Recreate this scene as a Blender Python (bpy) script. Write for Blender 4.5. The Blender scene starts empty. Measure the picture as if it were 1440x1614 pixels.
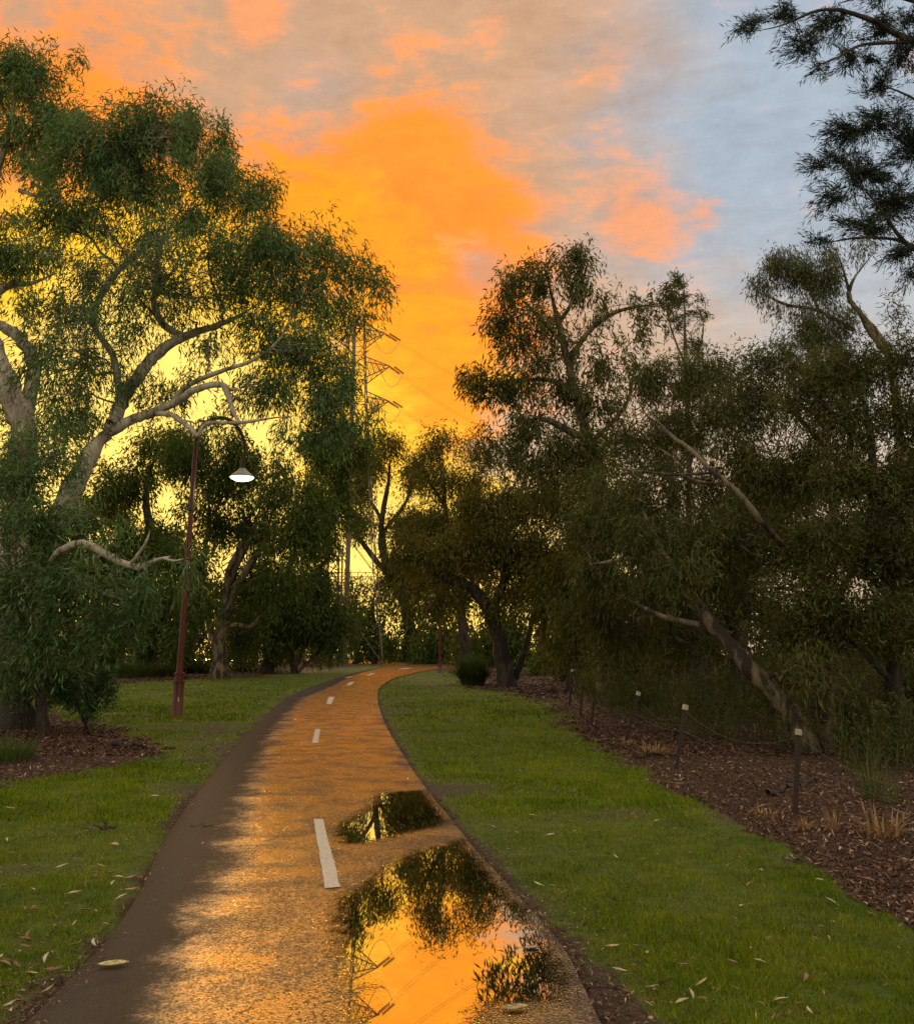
import bpy, math, random
import numpy as np
from mathutils import Vector
# ------------------------------------------------------------------ camera
F = 1444.0; PX0 = 720.0; PY0 = 659.0; TH = math.radians(14.2); CH = 1.6
S, CO = math.sin(TH), math.cos(TH)
scene = bpy.context.scene
COL = scene.collection
cam_d = bpy.data.cameras.new('camera'); cam = bpy.data.objects.new('camera', cam_d); COL.objects.link(cam)
cam_d.sensor_fit = 'HORIZONTAL'; cam_d.sensor_width = 36.0; cam_d.lens = 36.0 * F / 1440.0
cam_d.shift_y = -(807.0 - PY0) / 1440.0
cam_d.clip_start = 0.05; cam_d.clip_end = 3000
cam.location = (0, 0, CH); cam.rotation_euler = (math.radians(90) + TH, 0, 0)
scene.camera = cam

def raydir(x, y):
    xc = (x - PX0) / F; yc = (PY0 - y) / F
    return np.array([xc, CO - yc * S, S + yc * CO])
def P(x, y, Y):                     # a point of the place at forward distance Y metres
    d = raydir(x, y); t = Y / d[1]
    return np.array([d[0] * t, Y, CH + d[2] * t])
def G(x, y, z=0.0):                 # a point of the ground
    d = raydir(x, y); t = (z - CH) / d[2]
    return np.array([d[0] * t, d[1] * t, z])

# ------------------------------------------------------------------ world: dusk sky
def nd(nt, typ, **kw):
    n = nt.nodes.new(typ)
    for k, v in kw.items():
        if k in ('op', 'operation'): n.operation = v
        elif k == 'blend': n.blend_type = v
        elif k.startswith('i_'):
            key = k[2:]; key = int(key) if key.isdigit() else key
            inp = n.inputs[key]
            if hasattr(v, 'is_linked') or isinstance(v, bpy.types.NodeSocket): nt.links.new(v, inp)
            else: inp.default_value = v
        else: setattr(n, k, v)
    return n
def mth(nt, op, a, b=None, c=None, clamp=False):
    n = nt.nodes.new('ShaderNodeMath'); n.operation = op; n.use_clamp = clamp
    for i, v in enumerate((a, b, c)):
        if v is None: continue
        if isinstance(v, bpy.types.NodeSocket): nt.links.new(v, n.inputs[i])
        else: n.inputs[i].default_value = v
    return n.outputs[0]
def mixc(nt, f, a, b, blend='MIX'):
    n = nt.nodes.new('ShaderNodeMix'); n.data_type = 'RGBA'; n.blend_type = blend
    for sock, v in ((n.inputs['Factor'], f), (n.inputs[6], a), (n.inputs[7], b)):
        if isinstance(v, bpy.types.NodeSocket): nt.links.new(v, sock)
        elif isinstance(v, (int, float)): sock.default_value = v
        else: sock.default_value = (*v, 1)
    return n.outputs[2]
def sstep(nt, x, lo, hi, inv=False):
    n = nt.nodes.new('ShaderNodeMapRange'); n.interpolation_type = 'SMOOTHSTEP'
    nt.links.new(x, n.inputs[0]); n.inputs[1].default_value = lo; n.inputs[2].default_value = hi
    n.inputs[3].default_value = 1.0 if inv else 0.0; n.inputs[4].default_value = 0.0 if inv else 1.0
    return n.outputs[0]
def noise(nt, vec, scale, detail=4, rough=0.55, dist=0.0):
    n = nt.nodes.new('ShaderNodeTexNoise'); nt.links.new(vec, n.inputs['Vector'])
    n.inputs['Scale'].default_value = scale; n.inputs['Detail'].default_value = detail
    n.inputs['Roughness'].default_value = rough; n.inputs['Distortion'].default_value = dist
    return n.outputs['Fac']

SUN_D = raydir(360, 860); SUN_D = SUN_D / np.linalg.norm(SUN_D)
world = bpy.data.worlds.new('World'); scene.world = world; world.use_nodes = True
nt = world.node_tree; nt.nodes.clear()
tc = nt.nodes.new('ShaderNodeTexCoord'); dvec = tc.outputs['Generated']
sep = nd(nt, 'ShaderNodeSeparateXYZ', i_0=dvec)
zz = sep.outputs[2]
den = mth(nt, 'MAXIMUM', mth(nt, 'ADD', zz, 0.50), 0.08)
cv = nd(nt, 'ShaderNodeVectorMath', op='SCALE', i_0=dvec); nt.links.new(mth(nt, 'DIVIDE', 1.0, den), cv.inputs['Scale'])
mapn = nd(nt, 'ShaderNodeMapping', i_0=cv.outputs[0]); mapn.inputs['Rotation'].default_value = (0, 0, math.radians(38)); mapn.inputs['Scale'].default_value = (1.15, 1.45, 1.0)
cvec = mapn.outputs[0]
n_big = noise(nt, cvec, 2.2, 6, 0.55, 0.6)
n_mid = noise(nt, cvec, 6.5, 8, 0.62, 0.5)
n_fine = noise(nt, cvec, 19.0, 10, 0.66, 0.25)
mp3 = nd(nt, 'ShaderNodeMapping', i_0=dvec); mp3.inputs['Rotation'].default_value = (math.radians(20), math.radians(-34), 0); mp3.inputs['Scale'].default_value = (1.0, 1.0, 3.2)
n_wisp = noise(nt, mp3.outputs[0], 14.0, 9, 0.68, 0.5)
def blob(x, y, sig):
    c = raydir(x, y); c = c / np.linalg.norm(c)
    dp = nd(nt, 'ShaderNodeVectorMath', op='DOT_PRODUCT', i_0=dvec, i_1=tuple(c))
    k = 1.0 / math.radians(sig) ** 2
    return mth(nt, 'EXPONENT', mth(nt, 'MULTIPLY', mth(nt, 'SUBTRACT', dp.outputs['Value'], 1.0), k))
def add(*a):
    r = a[0]
    for b in a[1:]: r = mth(nt, 'ADD', r, b)
    return r
def mul(a, b): return mth(nt, 'MULTIPLY', a, b)
GREY = (0.62, 0.40, 0.26); BLUE = (0.42, 0.49, 0.57); PINK = (1.0, 0.38, 0.15); ORANGE = (1.22, 0.33, 0.03)
AMBER = (1.28, 0.40, 0.008); YEL = (1.32, 0.70, 0.025); PALE = (1.45, 0.98, 0.20)
def cn(n, k): return mul(mth(nt, 'SUBTRACT', n, 0.5), k)
NM, NF, NB = cn(n_mid, 2.4), add(cn(n_fine, 1.9), cn(n_wisp, 2.0)), cn(n_big, 2.2)
WARMG = (0.66, 0.39, 0.23)
f_blue = sstep(nt, add(mul(blob(1440, 100, 10), 0.95), mul(blob(1560, 420, 12), 0.7), mul(blob(1000, 200, 7), 0.18), mul(blob(490, 160, 3.0), 0.30), mul(NM, .40), mul(NB, .25)), 0.10, 1.0)
col = mixc(nt, f_blue, WARMG, BLUE)
f_low = sstep(nt, zz, .18, .48, inv=True)
col = mixc(nt, mul(f_low, .45), col, (0.86, 0.68, 0.47))
f_pk = sstep(nt, add(mul(blob(955, 85, 1.8), 0.50), mul(blob(1010, 350, 2.4), 0.80), mul(blob(910, 230, 3.2), 0.35), mul(blob(395, 20, 1.5), .85), mul(blob(785, 25, 1.0), .5), mul(blob(40, 130, 4.5), 0.30), mul(blob(1120, 335, 1.0), 0.4), mul(blob(640, 120, 3), .5), mul(blob(420, 260, 4), .5), mul(NM, .32), mul(NF, .52)), 0.30, 0.80)
col = mixc(nt, mul(f_pk, .85), col, PINK)
f_or = sstep(nt, add(mul(blob(655, 230, 2.6), 0.85), mul(blob(620, 340, 3.6), 0.75), mul(blob(800, 320, 2.4), 0.60), mul(blob(700, 540, 4.8), 1.1), mul(blob(470, 340, 3.6), 0.8), mul(blob(180, 420, 6), 0.9), mul(blob(50, 150, 5.5), 0.75), mul(NM, .50), mul(NF, .70)), 0.12, 1.02)
col = mixc(nt, f_or, col, ORANGE)
f_g2 = sstep(nt, add(mul(blob(755, 425, 1.5), .85), mul(blob(690, 365, .9), .4), mul(blob(865, 300, 1.2), .6), mul(NF, .45), mul(NM, .3)), 0.30, 0.95)
col = mixc(nt, mul(f_g2, .8), col, (0.60, 0.36, 0.24))
f_am = sstep(nt, add(mul(blob(640, 560, 3.8), 0.85), mul(blob(500, 345, 2.6), 0.8), mul(blob(640, 380, 2.2), 0.5), mul(blob(680, 680, 4.0), 0.8), mul(blob(260, 430, 6.0), 1.0), mul(NM, .45), mul(NF, .55)), 0.30, 1.0)
col = mixc(nt, f_am, col, AMBER)
f_y = sstep(nt, add(mul(blob(160, 520, 7), 1.0), mul(blob(380, 640, 5.5), 1.0), mul(blob(100, 760, 8), 1.0), mul(blob(560, 880, 5.5), 1.0), mul(blob(740, 840, 3.6), 0.7), mul(blob(800, 590, 1.4), .5), mul(NM, .40), mul(NF, .30)), 0.30, 0.9)
col = mixc(nt, f_y, col, YEL)
f_p = sstep(nt, add(mul(blob(200, 640, 6), 0.8), mul(blob(200, 900, 9), 1.0), mul(blob(560, 960, 5), 0.5), mul(blob(860, 960, 7), 0.8), mul(NM, .4)), 0.30, 0.95)
col = mixc(nt, f_p, col, PALE)
# streaks of light and dark inside the cloud deck
strk = nd(nt, 'ShaderNodeMapRange', i_0=mth(nt, 'ADD', mul(n_fine, .45), mul(n_wisp, .55))); strk.inputs[1].default_value = 0.3; strk.inputs[2].default_value = 0.7; strk.inputs[3].default_value = 0.80; strk.inputs[4].default_value = 1.16
col = mixc(nt, 1.0, col, strk.outputs[0], 'MULTIPLY')
# unseen sky behind the camera and overhead: brightened as warm fill for the greenery
f_back = sstep(nt, sep.outputs[1], -0.25, 0.35, inv=True)
col = mixc(nt, f_back, col, (0.84, 0.74, 0.54))
f_zen = sstep(nt, zz, 0.66, 0.92)
col = mixc(nt, f_zen, col, (0.85, 0.80, 0.70))
sky = nt.nodes.new('ShaderNodeTexSky'); sky.sky_type = 'NISHITA'; sky.sun_disc = False
SUN_EL = math.asin(SUN_D[2]); SUN_AZ = math.atan2(SUN_D[0], SUN_D[1])
sky.sun_elevation = SUN_EL; sky.sun_rotation = SUN_AZ
b1 = nd(nt, 'ShaderNodeBackground', i_Color=col, i_Strength=1.0)
b2 = nd(nt, 'ShaderNodeBackground', i_Color=sky.outputs[0], i_Strength=0.004)
ad = nd(nt, 'ShaderNodeAddShader', i_0=b1.outputs[0], i_1=b2.outputs[0])
wo = nd(nt, 'ShaderNodeOutputWorld', i_0=ad.outputs[0])
world.cycles.sampling_method = 'MANUAL'; world.cycles.sample_map_resolution = 512
# ------------------------------------------------------------------ sun, exposure
sd = bpy.data.lights.new('sun', 'SUN'); sd.energy = 1.3; sd.angle = math.radians(4); sd.color = (1.0, 0.62, 0.25)
so = bpy.data.objects.new('sun', sd); COL.objects.link(so)
so.rotation_euler = Vector(-SUN_D).to_track_quat('-Z', 'Y').to_euler()
vs = scene.view_settings; vs.view_transform = 'Standard'; vs.look = 'None'; vs.exposure = 0.05; vs.gamma = 1.0
scene.cycles.max_bounces = 6; scene.cycles.diffuse_bounces = 3; scene.cycles.glossy_bounces = 3
scene.cycles.transmission_bounces = 3; scene.cycles.transparent_max_bounces = 8
scene.cycles.caustics_reflective = False; scene.cycles.caustics_refractive = False
scene.cycles.sample_clamp_indirect = 4.0

# ------------------------------------------------------------------ mesh helpers
R_ = np.random.default_rng(7)
def make_mesh(name, V, faces, mats, mi=None, attrs=None, smooth=False):
    """faces: list of int arrays (n,k)."""
    V = np.asarray(V, np.float32).reshape(-1, 3)
    me = bpy.data.meshes.new(name)
    faces = [np.asarray(f, np.int32) for f in faces if len(f)]
    tot = np.concatenate([np.full(len(f), f.shape[1], np.int32) for f in faces])
    loops = np.concatenate([f.ravel() for f in faces])
    me.vertices.add(len(V)); me.vertices.foreach_set('co', V.ravel())
    me.loops.add(len(loops)); me.loops.foreach_set('vertex_index', loops)
    me.polygons.add(len(tot)); st = np.zeros(len(tot), np.int32); st[1:] = np.cumsum(tot)[:-1]
    me.polygons.foreach_set('loop_start', st)
    if mi is not None: me.polygons.foreach_set('material_index', np.asarray(mi, np.int32))
    me.polygons.foreach_set('use_smooth', np.full(len(tot), smooth))
    for k, (dom, arr) in (attrs or {}).items():
        a = me.attributes.new(k, 'FLOAT', dom); a.data.foreach_set('value', np.asarray(arr, np.float32))
    for m in mats: me.materials.append(m)
    me.update(calc_edges=True); me.validate(clean_customdata=False)
    return me
def link(name, me, parent=None, loc=None):
    o = bpy.data.objects.new(name, me); COL.objects.link(o)
    if parent is not None: o.parent = parent
    if loc is not None: o.location = loc
    return o
def tag(o, label=None, cat=None, group=None, kind=None):
    if label: o['label'] = label
    if cat: o['category'] = cat
    if group: o['group'] = group
    if kind: o['kind'] = kind
    return o
def empty(name, loc, label, cat, group=None):
    o = link(name, None, None, tuple(float(v) for v in loc)); o.empty_display_size = .2
    return tag(o, label, cat, group)

class Geo:
    def __init__(s): s.V = []; s.Q = []; s.T = []; s.n = 0; s.tq = []; s.tt = []
    def add(s, V, Q=None, T=None, tone=0.5):
        V = np.asarray(V, float).reshape(-1, 3)
        if Q is not None and len(Q):
            Q = np.asarray(Q) + s.n; s.Q.append(Q); s.tq.append(np.broadcast_to(tone, (len(Q),)) if np.ndim(tone) == 0 else np.asarray(tone))
        if T is not None and len(T):
            T = np.asarray(T) + s.n; s.T.append(T); s.tt.append(np.broadcast_to(0.5 if np.ndim(tone) else tone, (len(T),)))
        s.V.append(V); s.n += len(V)
    def tube(s, Pts, Rad, sides=6, tone=0.5, cap=False):
        """Pts (m,n,3) or (n,3); Rad (m,n) or (n,)"""
        Pts = np.asarray(Pts, float); Rad = np.asarray(Rad, float)
        if Pts.ndim == 2: Pts = Pts[None]; Rad = Rad[None]
        m, n, _ = Pts.shape
        t = np.gradient(Pts, axis=1); t /= np.linalg.norm(t, axis=2, keepdims=True) + 1e-9
        ref = np.array([0.13, 0.97, 0.21]); alt = np.array([1.0, .1, .2])
        par = np.abs(t @ ref) > .93
        rr = np.where(par.any(axis=1)[:, None, None], alt, ref) * np.ones_like(t)
        u = np.cross(t, rr); u /= np.linalg.norm(u, axis=2, keepdims=True) + 1e-9
        v = np.cross(t, u)
        a = np.linspace(0, 2 * math.pi, sides, endpoint=False)
        ring = u[:, :, None, :] * np.cos(a)[None, None, :, None] + v[:, :, None, :] * np.sin(a)[None, None, :, None]
        V = Pts[:, :, None, :] + ring * Rad[:, :, None, None]
        V = V.reshape(-1, 3)
        i = np.arange(m)[:, None, None] * n * sides + np.arange(n - 1)[None, :, None] * sides
        j = np.arange(sides)[None, None, :]; j2 = (j + 1) % sides
        Q = np.stack([i + j, i + j2, i + sides + j2, i + sides + j], -1).reshape(-1, 4)
        base = s.n
        s.add(V, Q, None, tone)
        if cap and sides == 4:
            pass
    def lathe(s, prof, c, sides=16, tone=0.5):
        a = np.linspace(0, 2 * math.pi, sides, endpoint=False); V = []
        for r, z in prof: V.append(np.stack([c[0] + r * np.cos(a), c[1] + r * np.sin(a), np.full(sides, c[2] + z)], 1))
        V = np.concatenate(V); Q = []
        for k in range(len(prof) - 1):
            for j in range(sides):
                j2 = (j + 1) % sides; Q.append([k * sides + j, k * sides + j2, (k + 1) * sides + j2, (k + 1) * sides + j])
        s.add(V, Q, None, tone)
    def box(s, c, h, ax=None, tone=0.5):
        c = np.asarray(c, float); A = np.eye(3) if ax is None else np.asarray(ax, float)
        V = [c + A[0] * h[0] * i + A[1] * h[1] * j + A[2] * h[2] * k for i in (-1, 1) for j in (-1, 1) for k in (-1, 1)]
        s.add(V, [[0, 1, 3, 2], [4, 6, 7, 5], [0, 4, 5, 1], [2, 3, 7, 6], [0, 2, 6, 4], [1, 5, 7, 3]], None, tone)
    def build(s, name, mat, parent=None, smooth=False, origin=None, attr=False):
        V = np.concatenate(s.V)
        if origin is not None: V = V - np.asarray(origin)
        fs = []; tn = []
        if s.Q: fs.append(np.concatenate(s.Q)); tn.append(np.concatenate(s.tq))
        if s.T: fs.append(np.concatenate(s.T)); tn.append(np.concatenate(s.tt))
        me = make_mesh(name, V, fs, [mat], None, {'tone': ('FACE', np.concatenate(tn))} if attr else None, smooth)
        o = link(name, me, parent)
        if parent is None and origin is not None: o.location = tuple(float(v) for v in origin)
        return o

def catmull(P_, k=6):
    P_ = np.asarray(P_, float); n = len(P_)
    if n < 3: 
        t = np.linspace(0, 1, k * 2)[:, None]; return P_[0] * (1 - t) + P_[-1] * t
    Q = np.vstack([2 * P_[0] - P_[1], P_, 2 * P_[-1] - P_[-2]]); out = []
    for i in range(1, n):
        p0, p1, p2, p3 = Q[i - 1], Q[i], Q[i + 1], Q[i + 2]
        for t in np.linspace(0, 1, k, endpoint=False):
            out.append(.5 * ((2 * p1) + (-p0 + p2) * t + (2 * p0 - 5 * p1 + 4 * p2 - p3) * t * t + (-p0 + 3 * p1 - 3 * p2 + p3) * t ** 3))
    out.append(P_[-1]); return np.array(out)

# ------------------------------------------------------------------ materials
def new_mat(name):
    m = bpy.data.materials.new(name); m.use_nodes = True; m.node_tree.nodes.clear(); return m, m.node_tree
def out(nt, sh, disp=None):
    o = nt.nodes.new('ShaderNodeOutputMaterial'); nt.links.new(sh, o.inputs[0])
def attr(nt, name):
    n = nt.nodes.new('ShaderNodeAttribute'); n.attribute_name = name; return n.outputs['Fac']
def objco(nt): return nt.nodes.new('ShaderNodeTexCoord').outputs['Object']
def geoP(nt): return nt.nodes.new('ShaderNodeNewGeometry').outputs['Position']
def bump(nt, h, strength, dist):
    b = nt.nodes.new('ShaderNodeBump'); nt.links.new(h, b.inputs['Height']); b.inputs['Strength'].default_value = strength; b.inputs['Distance'].default_value = dist
    return b.outputs[0]
def princ(nt, **kw):
    n = nt.nodes.new('ShaderNodeBsdfPrincipled')
    for k, v in kw.items():
        s = n.inputs[k.replace('_', ' ')]
        if isinstance(v, bpy.types.NodeSocket): nt.links.new(v, s)
        elif isinstance(v, tuple) and len(v) == 3: s.default_value = (*v, 1)
        else: s.default_value = v
    return n.outputs[0]

def leaf_mat(name, dark, light, red=(0.16, 0.07, 0.03), redf=0.06, trans=0.20):
    m, nt = new_mat(name)
    t = attr(nt, 'tone')
    c = mixc(nt, t, dark, light)
    fr = sstep(nt, t, 1.0 - redf, 1.0 - redf * .5)
    c = mixc(nt, fr, c, red)
    d = nd(nt, 'ShaderNodeBsdfDiffuse', i_Color=c)
    g = nd(nt, 'ShaderNodeBsdfGlossy', i_Color=(0.55, 0.62, 0.40, 1), i_Roughness=0.42)
    tr = nd(nt, 'ShaderNodeBsdfTranslucent', i_Color=mixc(nt, 0.5, c, (light[0] * 1.6, light[1] * 1.5, light[2] * .6)))
    a = nd(nt, 'ShaderNodeMixShader', i_0=trans, i_1=d.outputs[0], i_2=tr.outputs[0])
    b = nd(nt, 'ShaderNodeMixShader', i_0=0.035, i_1=a.outputs[0], i_2=g.outputs[0])
    out(nt, b.outputs[0]); return m
M_GUM = leaf_mat('gum_leaf', (0.030, 0.078, 0.026), (0.190, 0.285, 0.100))
M_GUM2 = leaf_mat('gum_leaf_far', (0.026, 0.050, 0.007), (0.125, 0.165, 0.026))
M_WARM = leaf_mat('flare_warmed_leaf', (0.036, 0.036, 0.004), (0.175, 0.155, 0.020), redf=.12)  # warm flare veil over the centre trees is put into this leaf colour
M_DARK = leaf_mat('scrub_leaf', (0.028, 0.036, 0.008), (0.145, 0.150, 0.038), redf=.10)
M_PALE = leaf_mat('pale_gum_leaf', (0.05, 0.06, 0.02), (0.14, 0.15, 0.06), redf=.15)
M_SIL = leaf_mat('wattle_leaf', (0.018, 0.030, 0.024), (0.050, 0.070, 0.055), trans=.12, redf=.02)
M_SHRUB = leaf_mat('shrub_leaf', (0.026, 0.065, 0.023), (0.094, 0.174, 0.065), redf=.02)
M_TUS = leaf_mat('tussock_blade', (0.030, 0.060, 0.012), (0.10, 0.15, 0.035), redf=.06, red=(.2, .13, .05))
M_DRY = leaf_mat('dry_blade', (0.13, 0.065, 0.028), (0.50, 0.32, 0.16), redf=.02, red=(.6, .45, .3))

def bark_mat(name, pale, dark, patch, fibz=None, thr=.56):
    m, nt = new_mat(name); p = geoP(nt)
    mp = nd(nt, 'ShaderNodeMapping', i_0=p); mp.inputs['Scale'].default_value = (1, 1, .28)
    n1 = noise(nt, mp.outputs[0], 3.5, 5, .6, .8); n2 = noise(nt, mp.outputs[0], 26, 4, .6)
    mp2 = nd(nt, 'ShaderNodeMapping', i_0=p); mp2.inputs['Scale'].default_value = (1, 1, .12)
    n3 = noise(nt, mp2.outputs[0], 34, 5, .65)
    c = mixc(nt, sstep(nt, n1, .35, .62), pale, patch)
    c = mixc(nt, mul_(nt, sstep(nt, n1, thr, thr + .06), .85), c, dark)
    c = mixc(nt, mul_(nt, sstep(nt, n2, .35, .7), .35), c, dark)
    h = n2
    if fibz is not None:
        z = nd(nt, 'ShaderNodeSeparateXYZ', i_0=p).outputs[2]
        f = sstep(nt, mth(nt, 'ADD', z, mth(nt, 'MULTIPLY', n1, 2.2)), fibz, fibz + 1.2, inv=True)
        c2 = mixc(nt, sstep(nt, n3, .35, .65), (0.012, 0.009, 0.007), (0.075, 0.055, 0.042))
        c = mixc(nt, f, c, c2); h = n3
    out(nt, princ(nt, Base_Color=c, Roughness=.85, Normal=bump(nt, h, .8, .03))); return m
def mul_(nt, a, b): return mth(nt, 'MULTIPLY', a, b)
B_WHITE = bark_mat('gum_bark', (0.60, 0.53, 0.44), (0.07, 0.045, 0.035), (0.30, 0.235, 0.175), fibz=2.6)
B_PALE = bark_mat('pale_bark', (0.25, 0.19, 0.12), (0.026, 0.017, 0.012), (0.09, 0.062, 0.040), thr=.5)
B_MOTT = bark_mat('mottled_bark', (0.22, 0.165, 0.105), (0.022, 0.015, 0.011), (0.085, 0.06, 0.04), thr=.49)
B_DARK = bark_mat('rough_bark', (0.075, 0.055, 0.042), (0.018, 0.013, 0.010), (0.05, 0.036, 0.028), thr=.48)

# ------------------------------------------------------------------ foliage machinery
def leaves(g, C, n_per, spread, l, w, droop, rad_dir, rng, tone0, flat=0.0, align=0.0):
    """n_per leaves around each spray centre C (m,3)."""
    m = len(C); N = m * n_per
    c = np.repeat(C, n_per, 0); rd = np.repeat(rad_dir, n_per, 0)
    off = rng.normal(0, 1, (N, 3)); off *= (rng.random(N) ** .45 * spread * 1.35 / (np.linalg.norm(off, axis=1) + 1e-9))[:, None]; off[:, :2] *= .72; off[:, 2] = off[:, 2] * 1.35 - .25 * spread
    base = c + off
    d = rng.normal(0, .42, (N, 3)) + rd * .35 + np.array([0, 0, -droop]); d /= np.linalg.norm(d, axis=1, keepdims=True)
    if align:
        base = c + rd * (rng.uniform(-1.5, .7, N) * spread)[:, None] + rng.normal(0, .16, (N, 3)) * spread
        d = rd * align + rng.normal(0, .36, (N, 3)) + np.array([0, 0, -droop * .4]); d /= np.linalg.norm(d, axis=1, keepdims=True)
    q = rng.normal(0, 1, (N, 3)); q[:, 2] *= (1 - flat)
    sd_ = np.cross(d, q); sd_ /= np.linalg.norm(sd_, axis=1, keepdims=True) + 1e-9
    L = (l * rng.uniform(.6, 1.25, N))[:, None]; W = (w * .5 * rng.uniform(.7, 1.2, N))[:, None]
    bend = np.cross(sd_, d) * L * rng.uniform(-.15, .15, N)[:, None]
    v0 = base; v1 = base + d * L * .42 + sd_ * W + bend; v2 = base + d * L; v3 = base + d * L * .42 - sd_ * W + bend
    V = np.stack([v0, v1, v2, v3], 1).reshape(-1, 3)
    Q = np.arange(4 * N).reshape(-1, 4)
    tone = np.clip(np.repeat(tone0, n_per) + rng.normal(0, .18, N), 0, 1)
    g.add(V, Q, None, tone)

def wobble(A, B, n, rng, amp, sag=0.0):
    """batch wavy lines from A (m,3) to B (m,3) with n points"""
    t = np.linspace(0, 1, n)[None, :, None]; L = np.linalg.norm(B - A, axis=1)[:, None, None]
    X = A[:, None, :] * (1 - t) + B[:, None, :] * t
    ph = rng.uniform(0, 6.28, (len(A), 1, 3)); fr = rng.uniform(1, 2.2, (len(A), 1, 3))
    env = np.sin(math.pi * t)
    X = X + np.sin(ph + fr * t * 6.28) * env * L * amp + env * L * np.array([0, 0, sag])
    return X

LAI = 3.3
def tree(name, label, cat, limbs, clumps, bark, leafm, seed, leaf=(.14, .024), droop=.8, dens=1.0, spray=.26, nper=26, group=None, twig=1.0, flat=0.0, align=0.0, parts=('trunk', 'crown')):
    rng = np.random.default_rng(seed)
    wood = Geo(); crown = Geo(); nodes = []; nr = []
    for li, lb in enumerate(limbs):
        pts = np.array([P(a[0], a[1], a[2]) for a in lb]); rad = np.array([a[3] * a[2] / F for a in lb])
        if li == 0: pts[0][2] = -0.05; base = pts[0].copy()
        S_ = catmull(pts, 6); tt = np.linspace(0, 1, len(S_)); rr = np.interp(tt, np.linspace(0, 1, len(rad)), rad) * np.where(tt > .8, 1 - (tt - .8) * 3.6, 1)
        wob = rng.normal(0, 1, S_.shape) * rr[:, None] * .10; wob[0] = 0; S_ = S_ + wob
        if li == 0: rr = rr * (1 + .28 * np.exp(-np.maximum(S_[:, 2], 0) / .35))
        wood.tube(S_, rr * (1 + rng.normal(0, .04, len(rr))), 12 if rad[0] > .08 else 7)
        k0 = len(S_) // 3 if li == 0 else 0
        nodes.append(S_[k0:]); nr.append(rr[k0:])
    nodes = np.concatenate(nodes); nr = np.concatenate(nr)
    for cl in clumps:
        cx, cy, rx, ry, Y = cl[:5]; dk = cl[5] if len(cl) > 5 else 1.0
        C = P(cx, cy, Y); RX = rx * Y / F; RZ = ry * Y / F; RY = (RX + RZ) * .5
        n = int(max(6, LAI * dens * dk * math.pi * RX * RZ / (nper * leaf[0] * leaf[1] * .45)))
        k2 = int(np.clip(round(n / 7), 4, 40)); R3 = np.array([RX, RY, RZ]); Rm = (RX * RY * RZ) ** (1 / 3)
        dj = rng.normal(0, 1, (k2, 3)); dj /= np.linalg.norm(dj, axis=1, keepdims=True); dj[:, 2] = np.abs(dj[:, 2]) * .55 + dj[:, 2] * .45
        J = C + dj * (rng.uniform(.2, 1.12, k2) ** .7)[:, None] * R3
        rj = Rm * rng.uniform(.18, .50, k2) * (1 if k2 > 4 else 1.2)
        jn = rng.integers(0, k2, n); jn = np.minimum(jn, rng.integers(0, k2, n)); q3 = rng.normal(0, 1, (n, 3)); q3 /= np.linalg.norm(q3, axis=1, keepdims=True) + 1e-9
        SC = J[jn] + q3 * (rng.random(n) ** .45 * rj[jn])[:, None] * np.array([1.1, 1.1, .9])
        sc = rng.random(n) < .38
        free = C + q3 * (rng.uniform(.3, 1.06, n))[:, None] * R3 * (1 + .15 * np.sin(q3[:, 0] * 5 + seed))[:, None]
        SC = np.where(sc[:, None], free, SC)
        d = SC - C; d /= np.linalg.norm(d, axis=1, keepdims=True) + 1e-9
        jt = rng.normal(0, .13, k2)
        # attach
        pen = np.linalg.norm(nodes - C, axis=1) + np.maximum(nodes[:, 2] - C[2], 0) * 1.2 + np.abs(nodes[:, 1] - C[1]) * .1
        k = int(np.argmin(pen)); A = nodes[k]; dist = np.linalg.norm(C - A)
        r0 = min(nr[k] * .75, .012 + .016 * dist) * twig
        X = wobble(A[None], C[None] + 0 * A[None], 9, rng, .09)
        wood.tube(X, np.linspace(r0, r0 * .5, 9)[None], 6)
        st = X[0][rng.integers(4, 9, k2)]
        XJ = wobble(st, J, 7, rng, .08, -.03); wood.tube(XJ, np.linspace(r0 * .55, r0 * .22, 7)[None].repeat(k2, 0), 5)
        st2 = XJ[jn, rng.integers(3, 7, n)]
        XS = wobble(st2, SC, 5, rng, .08, .03)
        wood.tube(XS, np.linspace(max(r0 * .2, .004), .003 * max(1, Y / 20), 5)[None].repeat(n, 0), 3)
        tone = np.clip(rng.normal(.42, .15, n) + jt[jn] + rng.normal(0, .06), .02, .9)
        if align:
            d = XS[:, -1] - XS[:, -3]; d = d / (np.linalg.norm(d, axis=1, keepdims=True) + 1e-9) + (C + 1e-3 - A) / (dist + 1e-3) * .7 + np.array([0, 0, -.25]); d /= np.linalg.norm(d, axis=1, keepdims=True) + 1e-9
        leaves(crown, SC, nper, spray, leaf[0], leaf[1], droop, d, rng, tone, flat, align)
    root = empty(name, (base[0], base[1], 0), label, cat, group)
    o0 = (base[0], base[1], 0)
    wood.build(parts[0], bark, root, smooth=True, origin=o0)
    crown.build(parts[1], leafm, root, origin=o0, attr=True)
    return root

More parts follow.
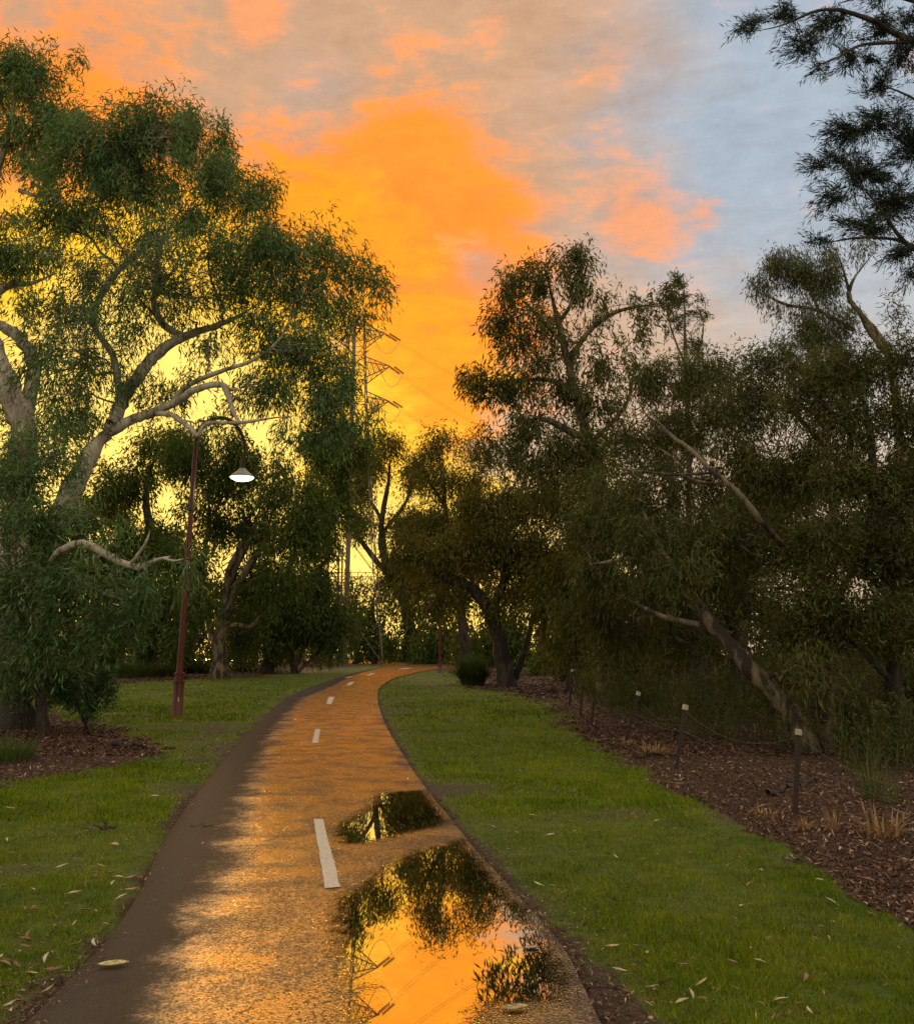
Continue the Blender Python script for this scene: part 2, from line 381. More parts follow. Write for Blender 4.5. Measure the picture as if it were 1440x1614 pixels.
# ================================================================== GROUND, PATH, WATER
def resamp(p, n):
    p = np.asarray(p, float); d = np.r_[0, np.cumsum(np.linalg.norm(np.diff(p, axis=0), axis=1))]
    return np.stack([np.interp(np.linspace(0, d[-1], n), d, p[:, k]) for k in range(p.shape[1])], 1)
EDGES = [(1614, 45, 945), (1550, 107, 915), (1490, 165, 882), (1410, 220, 812), (1345, 250, 752), (1295, 280, 712), (1240, 320, 668), (1180, 370, 628), (1150, 398, 611),
         (1130, 418, 602), (1110, 440, 596), (1095, 463, 595), (1085, 484, 598), (1078, 505, 606), (1070, 528, 620)]
Lp = [G(l, y) for y, l, r in EDGES]; Rp = [G(r, y) for y, l, r in EDGES]
Lp += [G(548, 1064), G(572, 1058), G(594, 1053.5), G(612, 1050)]
Rp += [G(640, 1064.5), G(662, 1059), G(684, 1055), G(705, 1052)]
# carry the path on behind the camera
dl = Lp[0] - Lp[2]; dr = Rp[0] - Rp[2]; dm = (dl + dr) / 2; dm /= np.linalg.norm(dm)
mid0 = (Lp[0] + Rp[0]) / 2; half = (Rp[0] - Lp[0]) / 2
ext = [8, 5, 3, 1.2]
Lp = [Lp[0] + dm * e for e in ext] + Lp; Rp = [Rp[0] + dm * e for e in ext] + Rp
Lc = catmull(Lp, 14); Rc = catmull(Rp, 14)
NU = 28
us = np.linspace(0, 1, NU)
def pathmesh(L, Rr, z, name):
    n = len(L); V = L[:, None, :] * (1 - us[None, :, None]) + Rr[:, None, :] * us[None, :, None]
    V[:, :, 2] = z + 0.012 * (1 - (2 * us[None, :] - 1) ** 2)
    i = np.arange(n - 1)[:, None] * NU; j = np.arange(NU - 1)[None]
    Q = np.stack([i + j, i + j + 1, i + NU + j + 1, i + NU + j], -1).reshape(-1, 4)
    return V.reshape(-1, 3), Q, np.tile(us, n)
V1, Q1, U1 = pathmesh(Lc, Rc, 0.012, 'path')
CR = [(300, 1038.6, 1041.2), (430, 1039, 1042.2), (500, 1039.4, 1043), (560, 1040, 1046.5), (612, 1040.6, 1050.5), (660, 1041, 1055), (700, 1041.6, 1052.3), (740, 1042, 1049), (800, 1042.4, 1047.5), (900, 1042, 1046.5)]
Tc = catmull([G(x, a) for x, a, b in CR], 8); Bc = catmull([G(x, b) for x, a, b in CR], 8)
V2, Q2, U2 = pathmesh(Tc, Bc, 0.004, 'cross')
def seg_dist(X, Y, poly, closed=True):
    p = np.asarray(poly, float)[:, :2]; q = np.roll(p, -1, 0) if closed else p[1:]; a = p if closed else p[:-1]
    best = np.full(X.shape, 1e9); inside = np.zeros(X.shape, bool)
    for (ax, ay), (bx, by) in zip(a, q):
        dx, dy = bx - ax, by - ay; L2 = dx * dx + dy * dy + 1e-12
        t = np.clip(((X - ax) * dx + (Y - ay) * dy) / L2, 0, 1)
        best = np.minimum(best, np.hypot(X - ax - t * dx, Y - ay - t * dy))
        if closed:
            c = ((ay > Y) != (by > Y)) & (X < (bx - ax) * (Y - ay) / (by - ay + 1e-12) + ax); inside ^= c
    return np.where(inside, best, -best) if closed else best
def vnoise(X, Y, s, seed=0):
    rng = np.random.default_rng(seed); T = rng.random((256, 256)); x = X / s + 1000; y = Y / s + 1000
    xi = np.floor(x).astype(int); yi = np.floor(y).astype(int); fx = x - xi; fy = y - yi; fx = fx * fx * (3 - 2 * fx); fy = fy * fy * (3 - 2 * fy)
    g = lambda a, b: T[a % 256, b % 256]
    return (g(xi, yi) * (1 - fx) + g(xi + 1, yi) * fx) * (1 - fy) + (g(xi, yi + 1) * (1 - fx) + g(xi + 1, yi + 1) * fx) * fy
def fbm(X, Y, s, seed=0): return (vnoise(X, Y, s, seed) * .5 + vnoise(X, Y, s / 2.1, seed + 1) * .3 + vnoise(X, Y, s / 4.3, seed + 2) * .2) - .5

PUD_LOW = [(886, 1590), (902, 1556), (893, 1530), (866, 1487), (838, 1445), (806, 1408), (778, 1374), (752, 1340), (728, 1326), (700, 1336), (650, 1348), (612, 1368), (580, 1392), (545, 1412), (528, 1440), (528, 1480), (536, 1520), (545, 1560), (552, 1614), (570, 1680), (620, 1720), (700, 1730), (745, 1680), (760, 1614), (800, 1596), (850, 1592)]
PUD_UP = [(524, 1318), (530, 1302), (560, 1290), (582, 1272), (600, 1256), (640, 1250), (684, 1251), (700, 1272), (708, 1292), (690, 1308), (650, 1316), (610, 1328), (570, 1336), (540, 1334)]
def wpoly(px_, z=0.0, k=5):
    p = np.array([G(x, y, z) for x, y in px_]); c = catmull(np.vstack([p, p[:1]]), k)[:-1]; return c
PL = wpoly(PUD_LOW); PU = wpoly(PUD_UP)
# ground masks (world polygons)
def gpoly(pts): return np.array([G(x, y) for x, y in pts])
MULCH_R = gpoly([(640, 1046.5), (720, 1062), (745, 1084), (800, 1093), (850, 1108), (905, 1148), (965, 1198), (1060, 1246), (1150, 1290), (1235, 1342), (1330, 1420), (1440, 1470), (1600, 1530), (2600, 1900)])
MULCH_R = np.vstack([MULCH_R, [[60, 2, 0], [260, 60, 0], [260, 400, 0], [20, 400, 0]]])
MULCH_L = gpoly([(-200, 1330), (0, 1237), (150, 1216), (236, 1188), (262, 1172), (215, 1160), (130, 1138), (60, 1118), (0, 1100), (-300, 1100)])
MULCH_B = gpoly([(-400, 1083), (170, 1080), (260, 1073), (350, 1071), (430, 1064), (500, 1056), (585, 1050), (612, 1047), (560, 1044.5), (480, 1043), (300, 1040), (-600, 1038)])
PATHP = np.vstack([Lc, Rc[::-1]])
DIRT_R = gpoly([(640, 1240), (760, 1330), (830, 1400), (900, 1500), (1000, 1540), (1060, 1614), (1080, 1750), (800, 1800)])
BROWN = gpoly([(200, 1180), (290, 1150), (380, 1140), (420, 1130), (440, 1112), (400, 1148), (330, 1230), (250, 1215)])
BROWN2 = gpoly([(605, 1078), (650, 1062), (735, 1064), (800, 1100), (690, 1108), (615, 1112)])
def lawn_mask(X, Y):
    """>0 grass, <0 bark mulch or soil; metres, ragged edge; also 0..1 wear"""
    sc = np.clip(Y / 12, .35, 6)
    n = (fbm(X, Y, .9, 3) * .8 + fbm(X, Y, .28, 13) * .5) * sc
    dm_ = np.maximum.reduce([seg_dist(X, Y, MULCH_R), seg_dist(X, Y, MULCH_L), seg_dist(X, Y, MULCH_B)])
    dp = seg_dist(X, Y, PATHP)
    m = np.minimum(-dm_ + n, -dp - .04 + fbm(X, Y, .30, 9) * .42 + fbm(X, Y, 1.3, 19) * .2)
    wear = np.clip(np.exp(-np.maximum(-dp, 0) / .28) * (.55 + 1.3 * fbm(X, Y, .8, 71)) + np.clip(seg_dist(X, Y, DIRT_R) / .35 + fbm(X, Y, .5, 61) * 1.5, 0, 1) * (seg_dist(X, Y, DIRT_R) > -.15) * 1.0 + np.clip(seg_dist(X, Y, BROWN) / .8, 0, 1) * .6 + np.clip(seg_dist(X, Y, BROWN2) / 4, 0, 1) * .7, 0, 1)
    wear = np.clip(wear + fbm(X, Y, 1.4, 21) * .7 * (wear > .02) + np.clip(fbm(X, Y, 1.9, 31) * 3.0 - .25, 0, .65), 0, 1)
    return m, wear, dp
# ground sheet: rows thin out with distance
yr = np.r_[np.linspace(-14, 3.4, 60)[:-1], 3.4 * (1 + np.expm1(np.linspace(0, 1, 420) * math.log(300 / 3.4)))] 
xs_ = np.sinh(np.linspace(-4.2, 4.2, 380)) ; xs_ = xs_ / xs_.max()
XX = xs_[None, :] * 230 * np.ones((len(yr), 1)) ; XX = XX * np.clip(np.abs(yr)[:, None] / 60 + .25, .25, 1.0); YY = np.repeat(yr[:, None], len(xs_), 1)
M_, Wr, Dp = lawn_mask(XX.ravel(), YY.ravel()); M_ = M_.reshape(XX.shape); Dp = Dp.reshape(XX.shape); Wr = Wr.reshape(XX.shape)
def ground_z(X, Y, dp):
    return np.where(dp > -.02, -.035, -.012 + .012 * np.clip(-dp / .5, 0, 1)) + fbm(X, Y, 1.1, 5) * .05 * np.clip(-dp / 1.2, 0, 1) * np.clip(30 / np.maximum(Y, 30), 0, 1)
ZZ = ground_z(XX, YY, Dp)
ZZ = np.where(YY > 90, np.minimum(ZZ, -.02), ZZ)
ny, nx = XX.shape
ii = np.arange(ny - 1)[:, None] * nx; jj = np.arange(nx - 1)[None]
GQ = np.stack([ii + jj, ii + jj + 1, ii + nx + jj + 1, ii + nx + jj], -1).reshape(-1, 4)
m, nt = new_mat('ground_soil_and_turf'); p = geoP(nt)
gm = attr(nt, 'lawn'); wr = attr(nt, 'wear')
nA = noise(nt, p, 7, 6, .65); nB = noise(nt, p, 45, 5, .65); nC = noise(nt, p, 1.3, 4, .6)
vor = nd(nt, 'ShaderNodeTexVoronoi', i_0=p); vor.inputs['Scale'].default_value = 38
vc = nd(nt, 'ShaderNodeSeparateColor', i_0=vor.outputs['Color']).outputs[0]
mul1 = mixc(nt, sstep(nt, nB, .3, .7), (0.022, 0.010, 0.006), (0.085, 0.036, 0.018))
mul1 = mixc(nt, mul_(nt, sstep(nt, vc, .80, .95), .8), mul1, (0.19, 0.09, 0.05))
mul1 = mixc(nt, sstep(nt, nA, .45, .75), mul1, (0.05, 0.028, 0.018))
gr1 = mixc(nt, sstep(nt, nA, .3, .7), (0.055, 0.090, 0.008), (0.150, 0.180, 0.018))
gr1 = mixc(nt, mul_(nt, sstep(nt, nB, .35, .75), .6), gr1, (0.05, 0.055, 0.018))
soil = mixc(nt, sstep(nt, nB, .3, .7), (0.050, 0.034, 0.022), (0.115, 0.080, 0.050))
gr1 = mixc(nt, sstep(nt, mth(nt, 'ADD', wr, mth(nt, 'MULTIPLY', mth(nt, 'SUBTRACT', nB, .5), .6)), .35, .75), gr1, soil)
ed = sstep(nt, mth(nt, 'ADD', gm, mth(nt, 'MULTIPLY', mth(nt, 'SUBTRACT', nB, .5), .25)), -.05, .06)
c = mixc(nt, ed, mul1, gr1)
out(nt, princ(nt, Base_Color=c, Roughness=.9, Normal=bump(nt, nB, .9, .03)))
me = make_mesh('ground', np.stack([XX, YY, ZZ], -1), [GQ], [m], None, {'lawn': ('POINT', np.clip(M_, -1, 1).ravel()), 'wear': ('POINT', Wr.ravel())}, True)
tag(link('ground', me), kind='structure')

# ---- asphalt path
WETP = gpoly([(372, 1330), (383, 1290), (402, 1230), (425, 1175), (452, 1130), (478, 1102), (520, 1085), (560, 1064), (612, 1050), (720, 1050), (660, 1062), (620, 1072), (600, 1085), (600, 1110), (616, 1150), (650, 1210), (705, 1290), (770, 1370), (850, 1480), (900, 1550), (930, 1614), (980, 1800), (200, 1800), (250, 1614), (300, 1500), (350, 1400)])
def path_fields(V):
    X, Y = V[:, 0], V[:, 1]
    wet = seg_dist(X, Y, WETP); pud = np.maximum(seg_dist(X, Y, PL), seg_dist(X, Y, PU))
    return wet, pud
VA = np.vstack([V1, V2]); QA = np.vstack([Q1, Q2 + len(V1)]); UA = np.r_[U1, U2]
# refine the near part so the painted fields are smooth
w_, p_ = path_fields(VA); w_[len(V1):] = 3.0
m, nt = new_mat('wet_asphalt'); p = geoP(nt)
wet = attr(nt, 'wet'); pud = attr(nt, 'pud'); ua = attr(nt, 'u')
g1 = noise(nt, p, 62, 4, .75); g2 = noise(nt, p, 24, 5, .65); g3 = noise(nt, p, 2.1, 5, .6); g4 = noise(nt, p, .55, 3, .5)
vg = nd(nt, 'ShaderNodeTexVoronoi', i_0=p); vg.inputs['Scale'].default_value = 85
c = mixc(nt, g2, (0.016, 0.012, 0.009), (0.048, 0.038, 0.030))
c = mixc(nt, mul_(nt, sstep(nt, g1, .62, .75), .6), c, (0.16, 0.14, 0.12))
c = mixc(nt, mul_(nt, sstep(nt, mth(nt, 'ADD', mth(nt, 'MULTIPLY', wet, .8), g2), .1, .6, inv=True), .7), c, (0.070, 0.060, 0.052))
eb = mth(nt, 'MULTIPLY', mth(nt, 'MULTIPLY', ua, mth(nt, 'SUBTRACT', 1.0, ua)), 4.0)
dirt = sstep(nt, mth(nt, 'ADD', eb, mth(nt, 'MULTIPLY', mth(nt, 'SUBTRACT', g2, .5), .45)), .0, .13, inv=True)
c = mixc(nt, mul_(nt, dirt, .7), c, (0.060, 0.042, 0.028))
# how wet: patches and streaks
wn = mth(nt, 'ADD', wet, mth(nt, 'ADD', mth(nt, 'MULTIPLY', mth(nt, 'SUBTRACT', g3, .5), .55), mth(nt, 'MULTIPLY', mth(nt, 'SUBTRACT', g2, .5), .5)))
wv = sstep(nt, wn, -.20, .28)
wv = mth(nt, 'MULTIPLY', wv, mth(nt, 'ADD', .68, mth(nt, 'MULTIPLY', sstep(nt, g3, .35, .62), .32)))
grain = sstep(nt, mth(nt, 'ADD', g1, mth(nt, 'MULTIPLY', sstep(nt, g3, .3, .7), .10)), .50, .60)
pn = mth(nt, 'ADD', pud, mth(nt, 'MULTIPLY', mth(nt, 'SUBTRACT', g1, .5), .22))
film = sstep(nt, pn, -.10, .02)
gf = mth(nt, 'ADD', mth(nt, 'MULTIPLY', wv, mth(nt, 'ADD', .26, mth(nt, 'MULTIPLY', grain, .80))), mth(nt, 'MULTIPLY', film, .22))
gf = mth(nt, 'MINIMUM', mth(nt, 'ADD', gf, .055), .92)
bsz = bump(nt, mth(nt, 'SUBTRACT', mth(nt, 'ADD', g1, mth(nt, 'MULTIPLY', g2, .6)), mth(nt, 'MULTIPLY', vg.outputs['Distance'], 1.1)), .7, .009)
d1 = nd(nt, 'ShaderNodeBsdfDiffuse', i_Color=c, i_Normal=bsz)
rg = mth(nt, 'SUBTRACT', .42, mth(nt, 'MULTIPLY', wv, .17))
rg = mth(nt, 'MULTIPLY', rg, mth(nt, 'SUBTRACT', 1.0, mth(nt, 'MULTIPLY', film, .7)))
gl = nd(nt, 'ShaderNodeBsdfGlossy', i_Color=mixc(nt, wv, (1, .88, .72), (1.0, .62, .21)), i_Roughness=rg, i_Normal=bsz)  # orange sky sheen is tinted into the gloss colour where wet
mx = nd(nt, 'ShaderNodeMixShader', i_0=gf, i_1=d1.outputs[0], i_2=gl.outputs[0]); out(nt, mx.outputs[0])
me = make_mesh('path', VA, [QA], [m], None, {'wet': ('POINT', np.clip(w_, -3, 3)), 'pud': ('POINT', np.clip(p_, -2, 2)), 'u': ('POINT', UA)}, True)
path = tag(link('path', me), kind='structure')
# ---- puddles: real sheets of water whose rim breaks up among the stones
m, nt = new_mat('puddle_water'); p = geoP(nt); e = attr(nt, 'edge')
g1 = noise(nt, p, 95, 3, .7); g2 = noise(nt, p, 9, 4, .6)
k = mth(nt, 'ADD', mth(nt, 'ADD', e, mth(nt, 'MULTIPLY', mth(nt, 'SUBTRACT', g1, .5), .75)), mth(nt, 'MULTIPLY', mth(nt, 'SUBTRACT', g2, .5), .30))
al = sstep(nt, k, .035, .060)
gl = nd(nt, 'ShaderNodeBsdfGlossy', i_Color=(1, .97, .93, 1), i_Roughness=.012)
df = nd(nt, 'ShaderNodeBsdfDiffuse', i_Color=(.005, .004, .003, 1))
wt = nd(nt, 'ShaderNodeMixShader', i_0=.80, i_1=df.outputs[0], i_2=gl.outputs[0])
tr = nt.nodes.new('ShaderNodeBsdfTransparent')
mx = nd(nt, 'ShaderNodeMixShader', i_0=al, i_1=tr.outputs[0], i_2=wt.outputs[0]); out(nt, mx.outputs[0])
M_WATER = m
def puddle(poly, grow):
    lo = poly[:, :2].min(0) - grow; hi = poly[:, :2].max(0) + grow; st = .03
    xs = np.arange(lo[0], hi[0], st); ys = np.arange(lo[1], hi[1], st); X, Y = np.meshgrid(xs, ys)
    d = seg_dist(X.ravel(), Y.ravel(), poly).reshape(X.shape); dpth = seg_dist(X.ravel(), Y.ravel(), PATHP).reshape(X.shape)
    d = np.minimum(d, dpth - .02)
    keep = d > -.22; kq = keep[:-1, :-1] & keep[1:, :-1] & keep[:-1, 1:] & keep[1:, 1:]
    n = X.shape[1]; i, j = np.nonzero(kq); Q = np.stack([i * n + j, i * n + j + 1, (i + 1) * n + j + 1, (i + 1) * n + j], 1)
    used, inv = np.unique(Q, return_inverse=True)
    V = np.stack([X.ravel(), Y.ravel(), np.full(X.size, .0275)], 1)[used]
    me = make_mesh('puddle', V, [inv.reshape(-1, 4)], [M_WATER], None, {'edge': ('POINT', d.ravel()[used])}, True)
    return tag(link('puddle', me), kind='structure')
puddle(PL, .2); puddle(PU, .2)
# ---- painted dashes
m, nt = new_mat('road_paint'); p = geoP(nt); n1 = noise(nt, p, 60, 4, .7); n2 = noise(nt, p, 6, 4, .6)
c = mixc(nt, sstep(nt, n1, .30, .5), (0.20, 0.17, 0.14), (0.66, 0.60, 0.52)); c = mixc(nt, mul_(nt, sstep(nt, n2, .5, .75), .35), c, (.35, .31, .26))
out(nt, princ(nt, Base_Color=c, Roughness=.55, Normal=bump(nt, n1, .4, .004)))
DASH = [((494, 1291), (509, 1291), (537, 1398), (512, 1400)), ((497, 1149), (505, 1149), (501, 1171.5), (491.5, 1171.5)), ((518, 1098.5), (527, 1098.5), (522, 1110), (514, 1110)),
        ((552, 1075), (559, 1075), (552, 1080.2), (545, 1080.2)), ((585, 1061.3), (592, 1061.3), (584, 1064.5), (577, 1064.5)), ((552, 1066), (557, 1066), (548, 1068.5), (543, 1068.5)), ((640, 1052.8), (650, 1052.8), (636, 1054.6), (626, 1054.6))]
for q in DASH:
    c4 = np.array([G(x, y, .03) for x, y in q]); g = Geo(); n = 14
    t = np.linspace(0, 1, n)[:, None]; l = c4[0] * (1 - t) + c4[3] * t; r = c4[1] * (1 - t) + c4[2] * t
    jit = R_.normal(0, .003, (n, 1)) ; l[:, :1] += jit; r[:, :1] += R_.normal(0, .003, (n, 1))
    V = np.concatenate([l, r]); Q = [[i, i + 1, n + i + 1, n + i] for i in range(n - 1)]
    o = g.add(V, Q); g.build('painted_dash', m, path)
# ================================================================== TREES
T = []
def Cs(Y, *a): return [(c[0], c[1], c[2], c[3], Y + (c[5] if len(c) > 5 else 0), c[4] if len(c) > 4 else 1.0) for c in a]
# big spreading gum over the lamp
tree('gum_tree', 'large spreading gum with pale twisting limbs above the near red lamp post', 'tree',
 [[(22, 1152, 20, 24.6), (32, 1060, 20, 20.5), (60, 930, 20.3, 18.9), (108, 785, 20.6, 18.0), (145, 712, 20.8, 13.0), (176, 668, 21, 11.7)],
  [(160, 692, 20.9, 9.8), (200, 665, 21, 8.4), (240, 650, 21, 7.1), (280, 632, 20.8, 6.5), (312, 612, 20.5, 5.9), (350, 607, 20.3, 5.2), (362, 630, 20.2, 4.5), (370, 655, 20.1, 3.9), (386, 672, 20, 3.3)],
  [(235, 652, 21, 4.5), (272, 655, 20.5, 4.2), (300, 675, 20.2, 4.2), (312, 686, 20, 3.9), (326, 668, 20, 3.5), (380, 666, 19.9, 2.9), (420, 660, 20, 2.3), (465, 655, 20.2, 1.6)],
  [(268, 640, 20.9, 5.2), (292, 610, 20.8, 4.5), (340, 588, 20.6, 3.9), (380, 575, 20.5, 3.5), (412, 560, 20.5, 2.9), (440, 535, 20.6, 2.3), (462, 500, 21, 1.6)],
  [(176, 668, 21, 11.0), (200, 622, 21.4, 11.0), (226, 582, 21.7, 10.4), (252, 555, 22, 9.1), (290, 530, 22.2, 7.7), (330, 517, 22.4, 5.9), (372, 500, 22.6, 3.9), (420, 470, 23, 1.9)],
  [(286, 530, 22.2, 6.5), (256, 510, 22.2, 5.9), (243, 480, 22.3, 5.2), (247, 440, 22.4, 4.5), (250, 400, 22.5, 3.9), (262, 370, 22.6, 3.3), (290, 320, 22.8, 2.3)],
  [(188, 650, 21.2, 6.5), (186, 600, 21.4, 5.9), (178, 560, 21.5, 5.5), (152, 520, 21.6, 5.2), (148, 490, 21.7, 5.2), (175, 440, 21.8, 5.2), (210, 405, 21.9, 4.5), (236, 385, 22, 3.9), (262, 340, 22.2, 2.6)],
  [(150, 505, 21.6, 2.6), (115, 506, 21.4, 1.9), (70, 520, 21.2, 1.2)],
  [(60, 930, 20.3, 6.5), (85, 880, 17.5, 6.1), (124, 857, 16.6, 6.1), (160, 870, 16.4, 6.1), (190, 886, 16.3, 5.7), (215, 893, 16.2, 5.4), (228, 892, 16.2, 5.4), (245, 884, 16.1, 5.0), (268, 877, 16, 4.6)],
  [(205, 890, 16.2, 3.4), (222, 868, 16.1, 2.5), (232, 850, 16, 1.7), (236, 836, 16, 0.8)], [(258, 880, 16, 2.5), (276, 884, 16, 1.7), (300, 878, 16, 0.8)], [(165, 873, 16.4, 2.5), (172, 850, 16.3, 1.7), (190, 832, 16.2, 0.8)],
  [(122, 1122, 20.8, 4.5), (121, 1040, 20.8, 4.5), (116, 1005, 20.7, 4.2), (100, 960, 20.6, 3.9), (88, 880, 20.4, 3.3)]],
 Cs(21, (180, 230, 85, 68, 1.5), (262, 205, 72, 62, 1.5), (325, 225, 48, 55, 1.3), (340, 300, 66, 65, 1.5, -1), (405, 305, 40, 50, 1.2), (125, 260, 65, 60, 1.4), (95, 335, 60, 50, 1.2), (215, 300, 70, 50, 1.3),
   (450, 400, 55, 55, 1.1), (400, 385, 55, 55, 1.0, -1), (520, 415, 42, 42, 1.0), (572, 430, 42, 34, 1.0), (600, 462, 24, 26, .9), (480, 470, 60, 42, 1.0), (565, 500, 38, 30, .9), (440, 530, 50, 36, .8), (510, 555, 52, 38, .9), (530, 560, 28, 22, .5),
   (430, 610, 55, 45, 1.0), (500, 625, 56, 45, 1.0), (560, 665, 40, 26, .7), (596, 648, 20, 10, .5), (475, 680, 45, 36, .8),
   (330, 400, 50, 42, .6), (300, 465, 48, 34, .5), (110, 480, 55, 42, .8), (150, 430, 50, 36, .9), (60, 575, 42, 45, .6), (112, 620, 48, 46, .9), (150, 570, 34, 30, .5), (220, 470, 34, 32, .45), (330, 545, 45, 28, .6), (390, 520, 40, 30, .7), (250, 625, 44, 26, 1.0), (205, 605, 26, 30, .9), (92, 668, 56, 40, 1.0), (380, 630, 36, 26, .6), (200, 530, 30, 20, .3), (235, 360, 40, 28, .5), (300, 350, 50, 40, 1.0), (370, 450, 50, 40, .8), (40, 480, 50, 40, .6), (300, 590, 40, 24, .5), (450, 450, 60, 40, .8), (540, 600, 40, 36, .8), (160, 350, 60, 44, 1.0), (150, 660, 40, 30, .5), (330, 665, 30, 16, .4), (420, 570, 50, 40, .6), (250, 440, 210, 170, .36), (130, 560, 130, 140, .34), (470, 560, 90, 150, .34), (440, 400, 120, 100, .35), (200, 250, 170, 120, .5), (225, 905, 20, 16, 1.0, -5.1), (298, 890, 24, 26, .9, -5), (192, 838, 24, 16, .8, -4.8), (140, 880, 16, 12, .7, -4.8), (520, 640, 40, 50, .8), (525, 690, 40, 36, .8)),
 B_WHITE, M_GUM, 11, leaf=(.215, .034), dens=.8, spray=.26, nper=24)
# low hanging foliage in front of its trunk belongs to a younger gum beside it
tree('gum_tree', 'young drooping gum with grey-green leaves hanging low at the left edge', 'tree',
 [[(70, 1150, 18.8, 8), (60, 1060, 18.6, 7), (30, 960, 18.4, 6), (10, 860, 18.2, 5), (30, 760, 18, 3)],
  [(30, 960, 18.4, 4), (90, 900, 18, 3.5), (150, 930, 17.6, 3), (205, 950, 17.4, 2)], [(10, 860, 18.2, 3), (60, 830, 18, 2.5), (110, 800, 17.8, 2)]],
 Cs(18, (60, 720, 78, 62, 1.2, .6), (20, 760, 60, 60, 1.2), (55, 830, 70, 62, 1.5), (118, 815, 40, 42, 1.2), (35, 930, 70, 66, 1.5), (115, 930, 62, 58, 1.4, -.4), (185, 935, 56, 40, 1.2, -.5), (75, 1010, 80, 50, 1.5), (170, 1000, 50, 40, 1.0, -.3), (225, 960, 30, 28, .8, -.6), (100, 870, 50, 40, 1.2, .3), (30, 1060, 60, 40, 1.2, .8)),
 B_WHITE, M_GUM, 12, leaf=(.175, .033), droop=.55, dens=.72, spray=.22, nper=22)
tree('gum_tree', 'tall gum with a thick white trunk cut by the left edge of the photo', 'tree',
 [[(-30, 1120, 24, 30), (10, 900, 24, 26), (30, 760, 24, 22), (36, 680, 24, 20), (14, 610, 24, 18), (-12, 545, 24, 16), (-40, 440, 24, 12)],
  [(36, 670, 24.2, 14), (48, 620, 24.3, 12), (50, 565, 24.4, 11), (30, 530, 24.4, 10), (2, 514, 24.3, 9), (-20, 490, 24.2, 8), (8, 452, 24, 7), (50, 446, 24, 5), (90, 430, 24, 3)],
  [(-40, 440, 24, 9), (-20, 330, 24, 7), (10, 220, 24, 5), (30, 130, 24, 3)], [(30, 300, 24, 4), (70, 310, 24, 3), (110, 290, 24, 2)]],
 Cs(24, (18, 110, 52, 72, 1.4), (-40, 130, 60, 80, 1.2), (62, 150, 52, 52, 1.3), (98, 190, 50, 48, 1.4), (40, 215, 70, 44, 1.5), (-30, 260, 40, 60, 1.0), (58, 395, 56, 44, 1.2), (20, 420, 50, 40, 1.0), (-40, 400, 60, 60, 1.0), (64, 270, 40, 36, 1.2), (20, 640, 30, 26, .5), (-50, 620, 50, 60, 1), (10, 345, 38, 22, .8), (125, 95, 12, 20, .6), (75, 80, 14, 30, .7)),
 B_WHITE, M_GUM, 13, leaf=(.25, .040), dens=.85, spray=.30, nper=24)
# pale many-stemmed gum behind the lamp
tree('gum_tree', 'pale many stemmed gum with fanning bare limbs behind the near lamp post', 'tree',
 [[(348, 1066, 54, 11), (346, 1010, 54, 9), (352, 960, 54, 7), (368, 905, 54, 5), (392, 850, 54, 5), (410, 800, 54, 3)],
  [(345, 1020, 54, 9), (356, 950, 54, 7), (362, 900, 54, 5.5), (382, 855, 54, 4), (396, 822, 54, 2.5)],
  [(352, 975, 54, 8), (378, 915, 54, 6), (408, 868, 54, 4.5), (432, 835, 54, 3)],
  [(350, 1000, 54, 4), (368, 985, 54, 4), (395, 988, 54, 3.2), (411, 968, 54, 2)],
  [(348, 1050, 54, 7), (330, 980, 54, 5), (318, 900, 54, 3.5), (330, 820, 54, 3), (326, 775, 54, 2)],
  [(330, 820, 54, 3), (345, 795, 54, 2.5), (352, 770, 54, 2)], [(375, 935, 54, 3.5), (400, 915, 54, 3), (425, 905, 54, 2)]],
 Cs(52, (330, 712, 90, 42, 1.2), (410, 740, 70, 44, 1.1), (470, 780, 60, 40, 1.1), (470, 850, 60, 45, 1.1), (500, 810, 44, 40, 1.0), (440, 910, 56, 40, .9, -1), (300, 800, 40, 30, .6), (420, 810, 44, 22, .8, 2), (290, 890, 44, 44, 1.2, -3), (305, 950, 30, 40, .8, -3), (360, 770, 56, 34, 1.1, 3), (330, 830, 44, 44, 1.0, 3), (390, 850, 56, 44, 1.0, 3), (420, 920, 50, 44, 1.1, 3), (370, 930, 40, 50, .8, 4), (300, 740, 50, 30, 1.1, 2), (310, 1010, 40, 36, .9, 5), (400, 1000, 40, 36, .9, 5)),
 B_PALE, M_GUM2, 14, leaf=(.40, .085), dens=1.0, spray=.62, nper=30)
tree('gum_tree', 'dark bushy gum filling the space left of the near lamp post', 'tree',
 [[(235, 1062, 60, 11), (225, 980, 60, 9), (240, 880, 60, 7), (230, 780, 60, 5), (250, 700, 60, 3)], [(232, 960, 60, 5), (180, 880, 60, 4), (150, 820, 60, 3)]],
 Cs(60, (250, 705, 56, 44, 1.2), (205, 760, 50, 44, 1.2), (160, 800, 50, 50, 1.3), (235, 860, 70, 50, 1.5), (190, 900, 70, 50, 1.5), (240, 950, 70, 50, 1.4), (170, 980, 60, 40, 1.4), (120, 900, 50, 60, 1.2), (270, 1000, 44, 36, 1.1), (230, 1020, 60, 24, 1.1)),
 B_DARK, M_GUM2, 15, leaf=(.44, .095), dens=1.0, spray=.7, nper=30)
